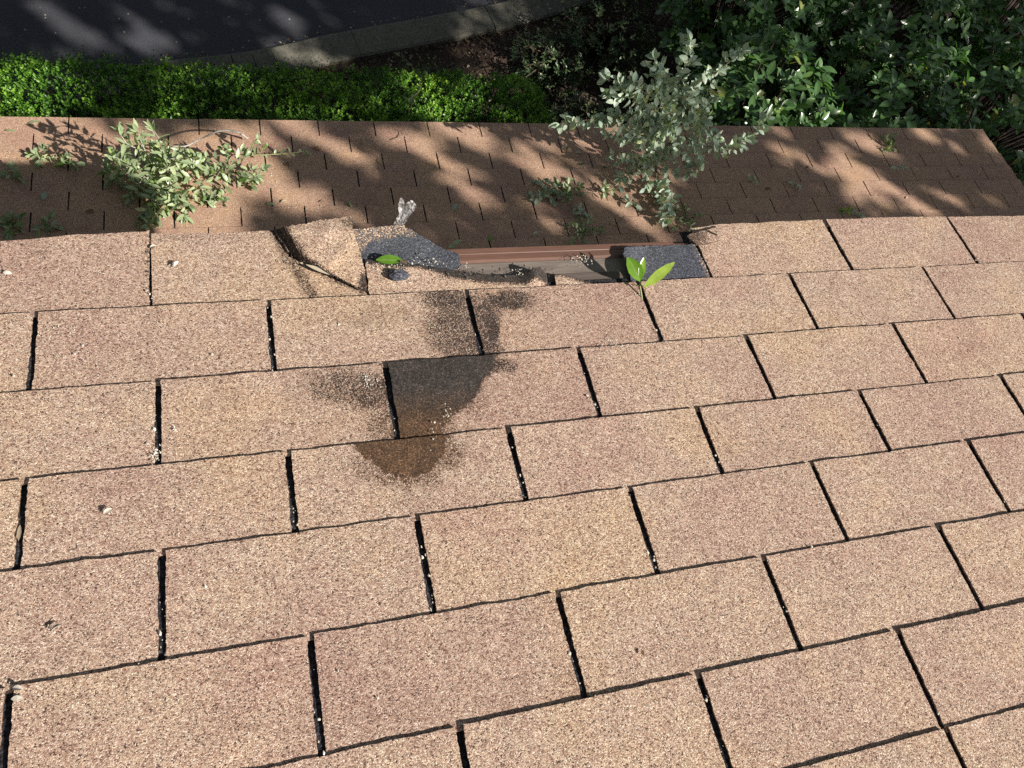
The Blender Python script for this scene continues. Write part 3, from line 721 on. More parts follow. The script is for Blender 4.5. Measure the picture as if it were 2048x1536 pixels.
# ------------------------------------------------------------------ glossy shrubs
def shrub(x, y, top, rx, label, leaf_len, n_ros, name='glossy_shrub', mat='gloss_leaf', group='glossy shrubs beyond the lower roof', seed=0):
    base = (x, y, 0)
    t = thing(name, base, label, 'shrub', group)
    mb = MB(); P, D, N = [], [], []
    cz = top * 0.56
    tips = []
    for s in range(n_ros):
        d = unit(rng.normal(size=3)); d[2] = abs(d[2]) * 1.1 - 0.35; d = unit(d)
        rad = (0.45 + 0.55 * random.random() ** 0.5) * (1 + 0.22 * noise.noise((d[0] * 2 + seed, d[1] * 2, d[2] * 2)))
        c = np.array([x + d[0] * rx * rad, y + d[1] * rx * rad, cz + d[2] * (top - cz) * rad])
        if c[2] < 0.15: continue
        # keep clear of the lower roof
        if c[1] < LY + 0.12 and c[0] < LRAKE + 0.12 and c[2] > LZ - 1.0 + 0: continue
        ax = unit(d * 0.8 + np.array([0, 0, 0.7]) + rng.normal(size=3) * 0.25); tips.append((c, ax))
        k = random.randint(5, 8)
        a0 = random.random() * 6.3; s1 = unit(np.cross(ax, (0.3, 0.9, 0.1))); s2 = np.cross(ax, s1)
        for q in range(k):
            an = a0 + q * 2.4; side = s1 * math.cos(an) + s2 * math.sin(an)
            el = 0.25 + 0.6 * random.random()
            P.append(c - ax * 0.012 * q); D.append(unit(side + ax * el)); N.append(unit(ax * 1.0 - side * el + rng.normal(size=3) * 0.12))
    for c, ax in tips[::3]:
        st = np.array([x + random.gauss(0, .06), y + random.gauss(0, .06), 0]); mid = st + (c - st) * 0.5 + np.array([0, 0, 0.12])
        tube(mb, [st, mid, c - ax * 0.05, c], 0.011, 0.003, 5)
    n_ = len(P); Ls = leaf_len * rng.uniform(0.6, 1.15, n_)
    leaf_mesh('foliage', [leaves(P, D, N, Ls, Ls * rng.uniform(0.42, 0.54, n_), True, 0.12, 0.22)], M[mat], t, base)
    mb.build('stems', M['stem'], t, base, True)
shrub(3.20, 3.02, 1.80, 0.78, 'sunlit glossy green shrub just past the lower eave, right of the upright branch', 0.118, 330, seed=1)
shrub(4.62, 3.05, 1.82, 0.85, 'shaded glossy shrub beyond the middle right of the lower eave', 0.118, 340, seed=2)
shrub(6.05, 3.00, 1.90, 0.95, 'dark glossy shrub off the far right corner of the lower roof', 0.118, 360, seed=3)
shrub(3.55, 4.45, 1.65, 0.85, 'glossy dark shrub at the top edge, left one of the back row', 0.118, 330, seed=4)
shrub(5.15, 4.40, 1.75, 0.95, 'deep green shrub at the top edge, middle of the back row', 0.115, 360, seed=5)
shrub(6.90, 4.35, 1.80, 1.0, 'dark shrub in the top right corner, end of the back row', 0.115, 360, seed=6)
shrub(5.05, 1.55, 1.75, 0.75, 'dark shrub beside the right rake of the lower roof', 0.095, 330, seed=7)
shrub(7.1, 2.05, 1.7, 0.85, 'dark shrub at the right picture edge beyond the roof rake', 0.095, 330, seed=17)
shrub(2.35, 4.55, 0.70, 0.55, 'low small-leaved plant in the leaf litter behind the upright branch', 0.045, 260, name='low_plant', mat='small_leaf', group=None, seed=8)
shrub(1.85, 3.30, 0.72, 0.48, 'low dark plant past the right end of the hedge', 0.04, 300, name='low_plant', mat='small_leaf', group=None, seed=21)
shrub(1.70, 4.25, 0.45, 0.42, 'sprawling low plant between the hedge end and the kerb', 0.04, 220, name='low_plant', mat='small_leaf', group=None, seed=22)
shrub(2.75, 5.35, 0.95, 0.6, 'low dark plant at the top edge beside the kerb end', 0.05, 260, name='low_plant', mat='small_leaf', group=None, seed=9)
leafy_lines([[hp(1185, 75, .02), hp(1200, 50, .15), hp(1222, 20, .35)], [hp(1190, 65, .05), hp(1192, 40, .2), hp(1200, 15, .3)]], 0.04, 0.055, M['small_leaf'], M['green_stem'], 'seedling', 'pale green seedling growing from the bare litter by the kerb', 'seedling', hp(1185, 75, 0), r=0.004)

# leaf litter on the soil
n = 15000
x = rng.uniform(-1.0, 7.5, n); y = rng.uniform(3.5, 6.6, n)
ok = y < np.interp(x, [p[0] for p in kin], [p[1] for p in kin]) - 0.26
x, y = x[ok], y[ok]; n = len(x)
nn = rdir(n) * 0.5 + np.array([0, 0, 1.0])
Ls = rng.uniform(0.018, 0.05, n)
lt = leaf_mesh('leaf_litter', [leaves(np.stack([x, y, rng.uniform(0.006, 0.03, n)], 1), rdir(n) * np.array([1, 1, 0.25]), nn, Ls, Ls * 0.5, False)], M['litter'])
tag(lt, None, None, kind='stuff')
n = 90
kx = rng.uniform(-1.9, 1.6, n); ky = np.interp(kx, [p[0] for p in kin], [p[1] for p in kin]) + rng.normal(0.02, 0.02, n)
Ls = rng.uniform(0.012, 0.03, n)
x2 = rng.uniform(-3.3, 1.2, 40); y2 = rng.uniform(4.4, 5.6, 40)
lt = leaf_mesh('driveway_litter', [leaves(np.stack([kx, ky, np.full(n, 0.055)], 1), rdir(n) * np.array([1, 1, 0.3]), rdir(n) * .4 + np.array([0, 0, 1.0]), Ls, Ls * 0.6, False)], M['dry_leaf'])
tag(lt, None, None, kind='stuff')

# ------------------------------------------------------------------ branches and leaves on the lower roof
def Lp(x, y, h): return low((x, y), h)
Lp0 = Lp
def Lp(x, y, h): return Lp0(x, y, h * (0.45 if (y > 318 and 200 < x < 400 and h > 0.06) else 1.0))     # the fallen branch lies low on its near side
ln = [([Lp(495, 277, .03), Lp(483, 268, .07), Lp(466, 262, .10), Lp(440, 262, .13), Lp(418, 270, .15), Lp(393, 282, .16), Lp(372, 292, .16), Lp(345, 293, .16), Lp(315, 300, .17)], 0.0058),
      ([Lp(345, 293, .16), Lp(320, 320, .17), Lp(290, 352, .15), Lp(262, 390, .10)], 0.004),
      ([Lp(315, 330, .17), Lp(290, 300, .26), Lp(275, 262, .36)], 0.003), ([Lp(300, 305, .22), Lp(258, 290, .30), Lp(242, 270, .34)], 0.003),
      ([Lp(300, 310, .2), Lp(320, 285, .28), Lp(308, 262, .33)], 0.003),
      ([Lp(320, 320, .17), Lp(270, 330, .22), Lp(225, 312, .26)], 0.003), ([Lp(290, 352, .15), Lp(250, 355, .16), Lp(220, 345, .2)], 0.003), ([Lp(290, 352, .15), Lp(258, 340, .2), Lp(225, 335, .2)], 0.0025),
      ([Lp(275, 372, .12), Lp(240, 368, .12), Lp(222, 362, .1)], 0.0025), ([Lp(270, 380, .11), Lp(300, 395, .10), Lp(320, 415, .08)], 0.003), ([Lp(290, 352, .15), Lp(330, 380, .16), Lp(352, 400, .12)], 0.003), ([Lp(330, 380, .16), Lp(360, 390, .13), Lp(378, 410, .07)], 0.003),
      ([Lp(320, 330, .17), Lp(350, 345, .2), Lp(375, 335, .22), Lp(388, 318, .25)], 0.0035), ([Lp(350, 345, .2), Lp(380, 352, .14), Lp(400, 372, .07), Lp(410, 388, .03)], 0.0035), ([Lp(372, 292, .16), Lp(345, 320, .2), Lp(340, 350, .18)], 0.003),
      ([Lp(330, 340, .17), Lp(340, 365, .18), Lp(345, 385, .16)], 0.003), ([Lp(345, 293, .16), Lp(330, 310, .24), Lp(350, 330, .24)], 0.003), ([Lp(300, 320, .2), Lp(340, 318, .25), Lp(366, 312, .24)], 0.003), ([Lp(280, 345, .2), Lp(300, 365, .2), Lp(310, 385, .16)], 0.003)]
ln += [([Lp(345, 385, .16), Lp(328, 405, .08), Lp(312, 432, .04)], 0.0025), ([Lp(350, 395, .1), Lp(362, 415, .05), Lp(368, 432, .03)], 0.0025), ([Lp(330, 380, .12), Lp(300, 410, .06), Lp(290, 425, .03)], 0.0025), ([Lp(352, 390, .08), Lp(395, 395, .05), Lp(415, 402, .03)], 0.0022)]
fb = leafy_lines(ln, 0.0068, 0.058, M['wilt_leaf'], M['bark'], 'fallen_branch', 'sunlit fallen leafy branch with bowed pale stem on the left of the lower roof', 'branch', tuple(Lp(310, 360, 0)), r=0.003, spread=1.0, jitter=0.016, tip=7, aspect=0.35)
# lichen tufts on the bare bark
ln = [([Lp(395, 330, .05), Lp(425, 340, .08), Lp(450, 345, .09), Lp(480, 350, .07), Lp(515, 355, .05)], 0.003), ([Lp(450, 345, .09), Lp(455, 318, .13), Lp(452, 300, .16)], 0.003), ([Lp(440, 342, .09), Lp(425, 322, .14), Lp(410, 315, .15)], 0.003), ([Lp(450, 345, .09), Lp(470, 325, .13), Lp(490, 312, .12)], 0.003),
      ([Lp(470, 350, .08), Lp(490, 360, .05), Lp(505, 372, .03)], 0.003), ([Lp(450, 345, .09), Lp(445, 365, .05), Lp(440, 378, .03)], 0.003), ([Lp(480, 350, .07), Lp(505, 340, .1), Lp(525, 338, .1)], 0.003), ([Lp(440, 342, .09), Lp(432, 352, .12), Lp(415, 340, .14)], 0.0028)]
leafy_lines(ln, 0.0068, 0.046, M['wilt_leaf'], M['twig'], 'fallen_branch', 'glossy green leafy spray lying just right of the fallen branch', 'branch', tuple(Lp(450, 350, 0)), r=0.003, rnd=lambda n_: rng.random(n_) ** 1.5 * 0.8, jitter=0.012, tip=6)
ln = [([Lp(470, 325, .04), Lp(500, 312, .08), Lp(525, 310, .09), Lp(560, 308, .08), Lp(590, 305, .06), Lp(612, 302, .05)], 0.0024), ([Lp(500, 312, .08), Lp(505, 292, .13), Lp(512, 278, .15)], 0.0022), ([Lp(515, 311, .08), Lp(530, 296, .12)], 0.002)]
leafy_lines(ln, 0.022, 0.042, M['wilt_leaf'], M['green_stem'], 'fallen_twig', 'long sunlit twig with a few leaves pointing right past the branch', 'twig', tuple(Lp(540, 315, 0)), r=0.0024, rnd=lambda n_: rng.random(n_) * 0.7)
leafy_lines([[Lp(440, 392, .015), Lp(443, 400, .04), Lp(446, 408, .05)], [Lp(440, 392, .015), Lp(430, 398, .03)], [Lp(440, 392, .015), Lp(452, 396, .03)]], 0.014, 0.034, M['wilt_leaf'], M['green_stem'], 'leaf_sprig', 'small rosette of olive leaves below the green spray', 'sprig', tuple(Lp(440, 398, 0)), r=0.0016, rnd=lambda n_: rng.random(n_) * 0.4, spread=1.2)

Lp = Lp0
# the upright oak branch standing on the roof in the shade
A = Lp(1312, 352, .03)
O = {k: Lp(*v) for k, v in dict(B=(1315, 307, .14), C=(1340, 287, .22), D=(1370, 276, .28), E=(1364, 240, .42), F=(1355, 205, .52), G=(1352, 170, .62)).items()}
ln = [([A, O['B'], O['C'], O['D'], O['E'], O['F'], O['G']], 0.0085),
      ([O['G'], Lp(1372, 130, .78), Lp(1376, 82, .92)], 0.003), ([O['F'], Lp(1385, 175, .68), Lp(1438, 140, .78), Lp(1484, 102, .9)], 0.0038), ([O['F'], Lp(1320, 215, .55), Lp(1290, 205, .6), Lp(1262, 195, .62), Lp(1215, 190, .6)], 0.0038),
      ([Lp(1330, 212, .55), Lp(1312, 170, .68), Lp(1310, 118, .8)], 0.0032), ([Lp(1290, 205, .6), Lp(1255, 170, .66), Lp(1212, 158, .66)], 0.003), ([O['E'], Lp(1310, 240, .42), Lp(1255, 232, .45), Lp(1205, 248, .42)], 0.0035), ([Lp(1310, 240, .42), Lp(1265, 262, .38), Lp(1215, 270, .34)], 0.003),
      ([O['C'], Lp(1290, 270, .28), Lp(1250, 280, .26)], 0.003), ([O['D'], Lp(1415, 292, .3), Lp(1460, 298, .32), Lp(1500, 272, .38), Lp(1535, 236, .46)], 0.0032), ([O['D'], Lp(1396, 305, .24), Lp(1398, 325, .18), Lp(1378, 350, .12)], 0.003), ([O['E'], Lp(1400, 235, .46), Lp(1420, 205, .54)], 0.003),
      ([O['B'], Lp(1280, 335, .10), Lp(1242, 358, .06)], 0.003), ([O['B'], Lp(1268, 318, .14), Lp(1228, 318, .14)], 0.003), ([A, Lp(1318, 375, .06), Lp(1322, 402, .05), Lp(1332, 440, .05)], 0.003), ([O['C'], Lp(1330, 320, .15), Lp(1350, 345, .1)], 0.003),
      ([O['F'], Lp(1400, 195, .6), Lp(1425, 175, .66)], 0.003), ([O['G'], Lp(1330, 150, .7), Lp(1318, 135, .74)], 0.003), ([O['E'], Lp(1330, 262, .36), Lp(1300, 300, .25)], 0.003), ([O['F'], Lp(1335, 232, .46), Lp(1290, 250, .42), Lp(1280, 232, .46)], 0.003),
      ([O['G'], Lp(1300, 190, .64), Lp(1270, 165, .7)], 0.003), ([O['D'], Lp(1400, 262, .36), Lp(1410, 250, .4)], 0.003), ([O['E'], Lp(1340, 225, .5), Lp(1320, 195, .58)], 0.003),
      ([Lp(1318, 375, .06), Lp(1338, 385, .06), Lp(1340, 410, .05)], 0.002), ([Lp(1255, 232, .45), Lp(1190, 238, .42), Lp(1150, 243, .40), Lp(1118, 248, .38)], 0.0024)]
OAKN = np.concatenate([smooth_line(l_[0], 3) for l_ in ln[:21]])
ln += [([O['D'], Lp(1345, 262, .36), Lp(1310, 268, .33), Lp(1285, 288, .28)], 0.003), ([O['E'], Lp(1392, 258, .4), Lp(1418, 262, .4), Lp(1440, 275, .36)], 0.003), ([O['C'], Lp(1362, 300, .22), Lp(1372, 325, .16)], 0.003), ([O['D'], Lp(1350, 300, .24), Lp(1335, 300, .2)], 0.003),
       ([O['E'], Lp(1345, 245, .42), Lp(1310, 255, .4), Lp(1290, 275, .36)], 0.003), ([O['F'], Lp(1375, 215, .52), Lp(1400, 222, .5), Lp(1412, 240, .46)], 0.003), ([O['B'], Lp(1300, 318, .15), Lp(1290, 345, .1), Lp(1296, 365, .08)], 0.003), ([O['F'], Lp(1340, 195, .58), Lp(1335, 175, .62)], 0.003),
       ([O['E'], Lp(1325, 250, .42), Lp(1262, 245, .46), Lp(1225, 225, .48)], 0.003), ([O['G'], Lp(1375, 185, .62), Lp(1385, 210, .56)], 0.003)]
leafy_lines(ln, 0.0054, 0.051, M['oak_leaf'], M['twig'], 'oak_branch', 'grey-green oak branch standing upright on the right half of the lower roof', 'branch', tuple(Lp(1312, 356, 0)), r=0.003, aspect=0.54, jitter=0.016, bias=(-0.15, -0.35, 0.9), tip=6)

def sprig(x, y, r, n, label, mat='wilt_leaf', L=0.042, rnd=None, h=0.05):
    ln = []
    for q in range(n):
        a = q / n * 6.28 + random.random(); ln.append([Lp(x, y, .01), Lp(x + math.cos(a) * r * .5, y + math.sin(a) * r * .4 - 3, h * random.uniform(.4, 1)), Lp(x + math.cos(a) * r, y + math.sin(a) * r * .8 - 3, h * random.uniform(.3, 1))])
    leafy_lines(ln, 0.010, L, M[mat], M['twig'], 'leaf_sprig', label, 'sprig', tuple(Lp(x, y, 0)), r=0.0016, rnd=rnd, group='leafy sprigs dropped on the lower roof')
dk = lambda n_: rng.random(n_) * 0.6
sprig(84, 316, 20, 4, 'pale sprig, left one of the pair left of the fallen branch')
sprig(137, 328, 16, 3, 'green sprig close to the left edge of the fallen branch', rnd=dk)
sprig(289, 446, 14, 3, 'small pale sprig just above the upper eave, below the fallen branch')
sprig(28, 352, 18, 3, 'sprig in the shade at the left picture edge, higher one', rnd=dk)
sprig(22, 452, 24, 5, 'leafy sprig in the shade at the left picture edge, lower one', rnd=dk)
sprig(95, 455, 18, 3, 'dark sprig in shade near the upper eave, left of the lit strip', rnd=dk)
sprig(1092, 388, 30, 7, 'bushy dark green sprig left of the upright branch', 'oak_leaf', 0.038)
sprig(1138, 385, 26, 6, 'bushy green sprig touching the dark one left of the upright branch', 'wilt_leaf', 0.036, dk)
sprig(1165, 465, 34, 7, 'dark sprig behind the brown drip edge', 'wilt_leaf', 0.034, dk)
sprig(1372, 440, 32, 7, 'brownish sprig beside the foot of the upright branch at the eave', 'wilt_leaf', 0.03, dk)
sprig(1214, 383, 12, 3, 'tiny pale sprig between the bushy sprigs and the upright branch')
sprig(1160, 425, 12, 2, 'loose pale leaf cluster hanging below the bushy sprigs', 'oak_leaf')
sprig(1264, 408, 12, 2, 'tiny grey-green sprig left of the foot of the upright branch', 'oak_leaf')
sprig(1778, 289, 18, 4, 'sunlit sprig near the far right of the lower eave', 'wilt_leaf', 0.04, dk)
sprig(1508, 360, 8, 2, 'tiny sprig in shade right of the upright branch, higher one', 'oak_leaf', 0.03)
sprig(1590, 372, 9, 2, 'pale two-leaf sprig in shade right of the upright branch', 'oak_leaf', 0.036)
sprig(1800, 337, 9, 2, 'tiny pale sprig in the sun streak on the right of the lower roof', 'oak_leaf', 0.03)
sprig(1692, 423, 10, 2, 'small green sprig right of centre, just above the upper eave', 'fresh_leaf', 0.032)
sprig(1717, 434, 9, 2, 'pale leaf pair at the upper eave right of the small green sprig', 'oak_leaf', 0.034)

def one_leaf(P_, D_, N_, L, asp, label, mat, rnd, group=None, arch=0.25, name='fallen_leaf'):
    v, f, a = leaves([P_], [D_], [N_], np.array([L]), np.array([L * asp]), True, 0.15, arch, np.array([rnd]))
    o = mesh(name, v, f, M[mat], None, tuple(P_), True, {'rnd': a, 'mid': (np.arange(15) % 3 == 1).astype(float)}); return tag(o, label, 'leaf', group)
GL = 'single leaves fallen on the lower roof'
for (x, y, ang, L, mat, rn, lab) in [
    (56, 247, 0.4, .055, 'wilt_leaf', .6, 'round pale leaf at the lower eave, left end'),
    (10, 262, 0.2, .045, 'wilt_leaf', .4, 'leaf at the left picture edge near the lower eave'),
    (85, 400, 1.4, .055, 'oak_leaf', .2, 'dim green leaf in the shade left of the fallen branch'),
    (170, 425, 0.3, .05, 'dry_leaf', .2, 'brown leaf in the shade near the shadow edge'),
    (532, 408, 0.1, .048, 'wilt_leaf', .15, 'dark green leaf right of the olive rosette'),
    (562, 405, 0.5, .035, 'dry_leaf', .9, 'curled pale dry leaf right of the dark green one'),
    (625, 297, 0.0, .05, 'dry_leaf', .35, 'rust brown leaf at the tip of the long twig'),
    (573, 332, 1.2, .035, 'dry_leaf', .1, 'dark dry leaf below the long twig'),
    (699, 402, -1.5, .05, 'wilt_leaf', .55, 'pale leaf lying left of the plastic scrap'),
    (755, 318, -1.1, .05, 'dry_leaf', .7, 'tan leaf in the upper middle shadow band'),
    (640, 405, 0.6, .03, 'dry_leaf', .8, 'small pale dry flake of leaf between branch and plastic'),
    (905, 420, 0.9, .052, 'oak_leaf', .3, 'blue-green leaf in shade right of the plastic scrap'),
    (982, 484, 1.5, .05, 'fresh_leaf', .4, 'green and brown leaf behind the left end of the drip edge'),
    (1158, 330, 0.2, .04, 'small_leaf', .5, 'dark green leaf left of the upright branch'),
    (1205, 335, 0.2, .035, 'small_leaf', .3, 'tiny dark leaf beside the upright branch on its left'),
    (1125, 297, 0.7, .06, 'dry_leaf', 1.0, 'bleached dry leaf in the sun fleck near the lower eave'),
    (1150, 305, 0.0, .045, 'dry_leaf', .95, 'bleached leaf right of the other bleached one'),
    (1065, 468, 0.4, .035, 'oak_leaf', .9, 'pale round leaf left of the dark sprig at the drip edge'),
    (1610, 336, 0.4, .035, 'dry_leaf', .15, 'dark curled leaf in the right sun streak'),
    (1580, 330, 0.1, .025, 'dry_leaf', 1.0, 'small white leaf in the right sun streak'),
    (1912, 353, 0.1, .035, 'dry_leaf', .05, 'black leaf in the shade on the right of the lower roof'),
    (1530, 378, 0.2, .05, 'dry_leaf', .05, 'dark brown leaf in shade right of the upright branch'),
    (1812, 397, 0.5, .03, 'dry_leaf', .95, 'little pale leaf low in the right sun streak'),
    ]:
    h = 0.012; Pp = Lp(x, y, h) if y < 460 else (up((x, y), 0.02) if x == 1420 else Lp(x, y, h))
    t1 = unit(np.array([math.cos(ang), math.sin(ang) * math.cos(PL), -math.sin(ang) * math.sin(PL)]))
    one_leaf(Pp, t1 + L_N * 0.06, unit(L_N + rng.normal(size=3) * 0.3), L, 0.46, lab, mat, rn, GL)
# pair of bright leaves on the eave
one_leaf(Lp(897, 496, .02), unit(np.array([0.9, 0.5, 0.15])), L_N + np.array([-.3, -.2, 0]), .055, .5, 'pale upturned leaf by the left end of the drip edge, lower of two', 'wilt_leaf', .95, GL)
one_leaf(Lp(905, 489, .03), unit(np.array([0.8, 0.35, 0.1])), L_N + np.array([.1, -.2, 0]), .055, .42, 'pale upturned leaf by the left end of the drip edge, upper of two', 'wilt_leaf', .97, GL)
# thin bare twigs on the lower roof
for pts_, lab in (([(782, 279), (805, 272), (800, 262), (796, 258)], 'thin forked dry twig near the lower eave, above the plastic scrap'), ([(1200, 470), (1215, 445), (1230, 452), (1250, 430)], 'thin pale twigs behind the drip edge'), ([(725, 285), (727, 291), (722, 278)], 'short dark twig in the upper middle of the lower roof'), ([(1255, 480), (1268, 473), (1276, 468)], 'short pale stick between drip edge and brownish sprig')):
    mb = MB(); tube(mb, smooth_line([Lp(x, y, .012 + 0.01 * (i % 2)) for i, (x, y) in enumerate(pts_)], 4), .0022, .0014, 5)
    o = mb.build('dry_twig', M['twig'], None, tuple(Lp(*pts_[0], 0)), True); tag(o, lab, 'twig')
# tiny pale crumbs all over the lower roof
mb = MB()
for s in range(900):
    u = random.uniform(-2.5, 3.8); v = random.uniform(0.01, 0.95); p = L3(u, v, 0.0075); r = random.choice([.0018, .0025, .0035, .005])
    a = random.random() * 3.14; d1 = np.array([math.cos(a), math.sin(a), 0]) * r; d2 = np.array([-math.sin(a), math.cos(a), 0]) * r * random.uniform(.3, .9)
    mb.add([p - d1, p + d2, p + d1, p - d2, p + L_N * r * .6], [(0, 1, 4), (1, 2, 4), (2, 3, 4), (3, 0, 4)])
o = mb.build('pale_crumbs', M['flake']); tag(o, None, None, kind='stuff')

# ------------------------------------------------------------------ small things on the upper roof
# pale flakes of lichen and seed husk, thick in the slots
mb = MB()
def flake(p, r, nrm=U_N):
    k = random.randint(4, 6); a0 = random.random() * 6.3; t1 = unit(np.cross(nrm + rng.normal(size=3) * 0.35, (1, 0.2, 0.1))); t2 = np.cross(nrm, t1)
    el = random.uniform(0.35, 1.0)
    V = [p + (t1 * math.cos(a0 + q * 6.283 / k) * r + t2 * math.sin(a0 + q * 6.283 / k) * r * el) * random.uniform(.7, 1.2) + nrm * random.uniform(0, .4) * r for q in range(k)]
    V += [p + nrm * r * 0.55]; mb.add(V, [(q, (q + 1) % k, k) for q in range(k)])
def spot(x, y, sx, sy, n, r=(.0012, .003), h=0.006):
    for q in range(n): flake(up((random.gauss(x, sx), random.gauss(y, sy)), h), random.uniform(*r))
for k in range(8):
    base = (u_off[k] if k < 7 else u_off[5])
    for j in range(0, 8):
        u = base + j * T_
        if not -1.7 < u < 0.5 or (k == 0 and -1.1 < u < -0.45): continue
        dens = np.interp(u, [-1.5, -0.9, -0.2, 0.4], [26, 9, 2, 1]) * random.uniform(0.1, 1.4)
        for q in range(int(dens)):
            v = VL[k] + (VL[k + 1] - VL[k]) * random.choice([random.random(), random.betavariate(5, 1.2)])
            flake(U3(u + random.gauss(-0.001, .003), v, 0.002 + random.random() * 0.004), random.choice([.0008, .001, .0014, .002, .0028]) * random.uniform(.8, 1.2))
for s in range(420):
    u = random.uniform(-1.75, 0.45); v = random.uniform(0, 0.98)
    if -1.0 < u < -0.4 and v < 0.13: continue
    if random.random() < np.interp(u, [-1.6, -1.0, 0.3], [1, .5, .22]): flake(U3(u, v, 0.006), random.choice([.0010, .0013, .0018, .0024]))
for a in ((735, 746, 9, 11, 30), (742, 765, 9, 7, 16), (893, 827, 7, 11, 26), (868, 857, 5, 12, 10), (600, 522, 22, 8, 26), (612, 532, 12, 6, 20), (665, 548, 8, 5, 10), (770, 535, 25, 8, 60), (800, 545, 16, 8, 40), (700, 555, 10, 5, 12), (805, 558, 14, 6, 18), (930, 536, 12, 6, 14), (1035, 540, 8, 6, 14), (1165, 520, 13, 5, 60), (1222, 687, 14, 6, 26), (345, 532, 7, 5, 14), (5, 545, 8, 8, 18), (130, 655, 18, 8, 18), (165, 700, 8, 10, 12), (118, 708, 8, 5, 10), (860, 525, 25, 6, 40), (1050, 537, 8, 5, 14), (350, 855, 5, 5, 8), (305, 912, 9, 8, 20), (210, 1025, 6, 4, 6), (100, 1258, 6, 6, 8), (20, 1377, 7, 6, 6), (1955, 520, 6, 6, 8), (1270, 588, 8, 5, 8)):
    spot(*a, r=(.0007, .0020), h=0.0075)
o = mb.build('pale_debris_flakes', M['flake']); tag(o, None, None, kind='stuff')
mb = MB()
def crumb(x, y, sx, sy, n, r=(.0010, .0027), h=0.007):
    for q in range(n): flake(up((random.gauss(x, sx), random.gauss(y, sy)), h), random.uniform(*r))
for a in ((1070, 546, 16, 7, 40), (1000, 548, 40, 5, 30), (905, 545, 25, 5, 24), (800, 548, 18, 8, 30), (855, 528, 30, 6, 20), (1385, 474, 16, 6, 50), (600, 520, 18, 8, 20), (690, 562, 20, 5, 16), (940, 595, 40, 6, 30), (297, 520, 2, 28, 14), (760, 523, 20, 5, 26), (700, 446, 6, 6, 20)): crumb(*a)
o = mb.build('dark_debris', M['lump']); tag(o, None, None, kind='stuff')
# larger husks in the near left slots
HG = 'pale seed husks on the near roof'
for (x, y, lab) in ((207, 1028, 'white oval husk on the near shingle at left centre'), (25, 1376, 'white sliver husk at the lower left slot, upper one'), (22, 1398, 'white sliver husk at the lower left slot, lower one'), (103, 1262, 'white folded husk on the lower left shingle'), (300, 497, 'white husk in the eave slot below the fallen branch'), (348, 534, 'white husk right of the eave slot on the left'), (6, 545, 'white ring-like husk at the left picture edge')):
    P_ = up((x, y), 0.0085); v, f, a = leaves([P_], [(random.gauss(0.8, .3), random.gauss(0.3, .4), 0.12)], [U_N + rng.normal(size=3) * .3], np.array([.011]), np.array([.006]), True, 0.35, 0.3, np.array([1.0]))
    o = mesh('seed_husk', v, f, M['flake'], None, tuple(P_), True, {'rnd': a}); tag(o, lab, 'husk', HG)
# lump of asphalt beside the green leaf
def lump(px, r, name, label, cat, h=0.01, sq=(1.3, 0.8, 0.7)):
    c = up(px, h); V, F = [], []; nu_, nv_ = 14, 9
    for j in range(nv_ + 1):
        th = math.pi * j / nv_
        for i in range(nu_):
            ph = 2 * math.pi * i / nu_; d = np.array([math.sin(th) * math.cos(ph), math.sin(th) * math.sin(ph), math.cos(th)])
            V.append(c + d * np.array(sq) * r * (1 + 0.35 * noise.noise(tuple(d * 2.2 + r * 99)) + 0.2 * noise.noise(tuple(d * 6))))
    for j in range(nv_):
        for i in range(nu_):
            F.append((j * nu_ + i, (j + 1) * nu_ + i, (j + 1) * nu_ + (i + 1) % nu_, j * nu_ + (i + 1) % nu_))
    o = mesh(name, V, F, M['slate'], None, tuple(c)); return tag(o, label, cat)
lump((797, 551), 0.0125, 'asphalt_lump', 'dark crumb of asphalt among pale flakes below the glossy green leaf', 'debris')
# glossy green leaf, brown scrap leaf, yellow strip
one_leaf(up((752, 520), .012), up((803, 520), .014) - up((752, 520), .012), U_N + np.array([-.15, -.35, 0]), .042, .40, 'glossy green leaf lying on the torn eave', 'fresh_leaf', .15, None, 0.1)
one_leaf(up((800, 520), .012), up((815, 526), .02) - up((800, 520), .012), U_N + np.array([.4, -.3, 0]), .017, .6, 'orange brown curled leaf bit beside the glossy green leaf', 'dry_leaf', .5)
one_leaf(up((612, 529), .016), up((662, 549), .014) - up((612, 529), .016), U_N + np.array([.2, -.2, 0]), .045, .17, 'pale yellow sliver of leaf lying in the tear of the folded shingle', 'dry_leaf', .99, None, 0.05)
one_leaf(up((40, 1050), .004), up((37, 1085), .008) - up((40, 1050), .004), U_N, .022, .22, 'narrow yellow leaf sliver in the left edge slot', 'dry_leaf', .9, None, 0.05)
one_leaf(up((1428, 462), .022), up((1450, 470), .016) - up((1428, 462), .022), U_N, .017, .35, 'dark curled leaf beside the frayed shingle corner', 'dry_leaf', .05, None, 0.6)
one_leaf(up((1283, 1300), .007), up((1288, 1312), .008) - up((1283, 1300), .007), U_N, .007, .6, 'tiny dark seed on the near shingle, low centre right', 'dry_leaf', .02, None, 0.1)

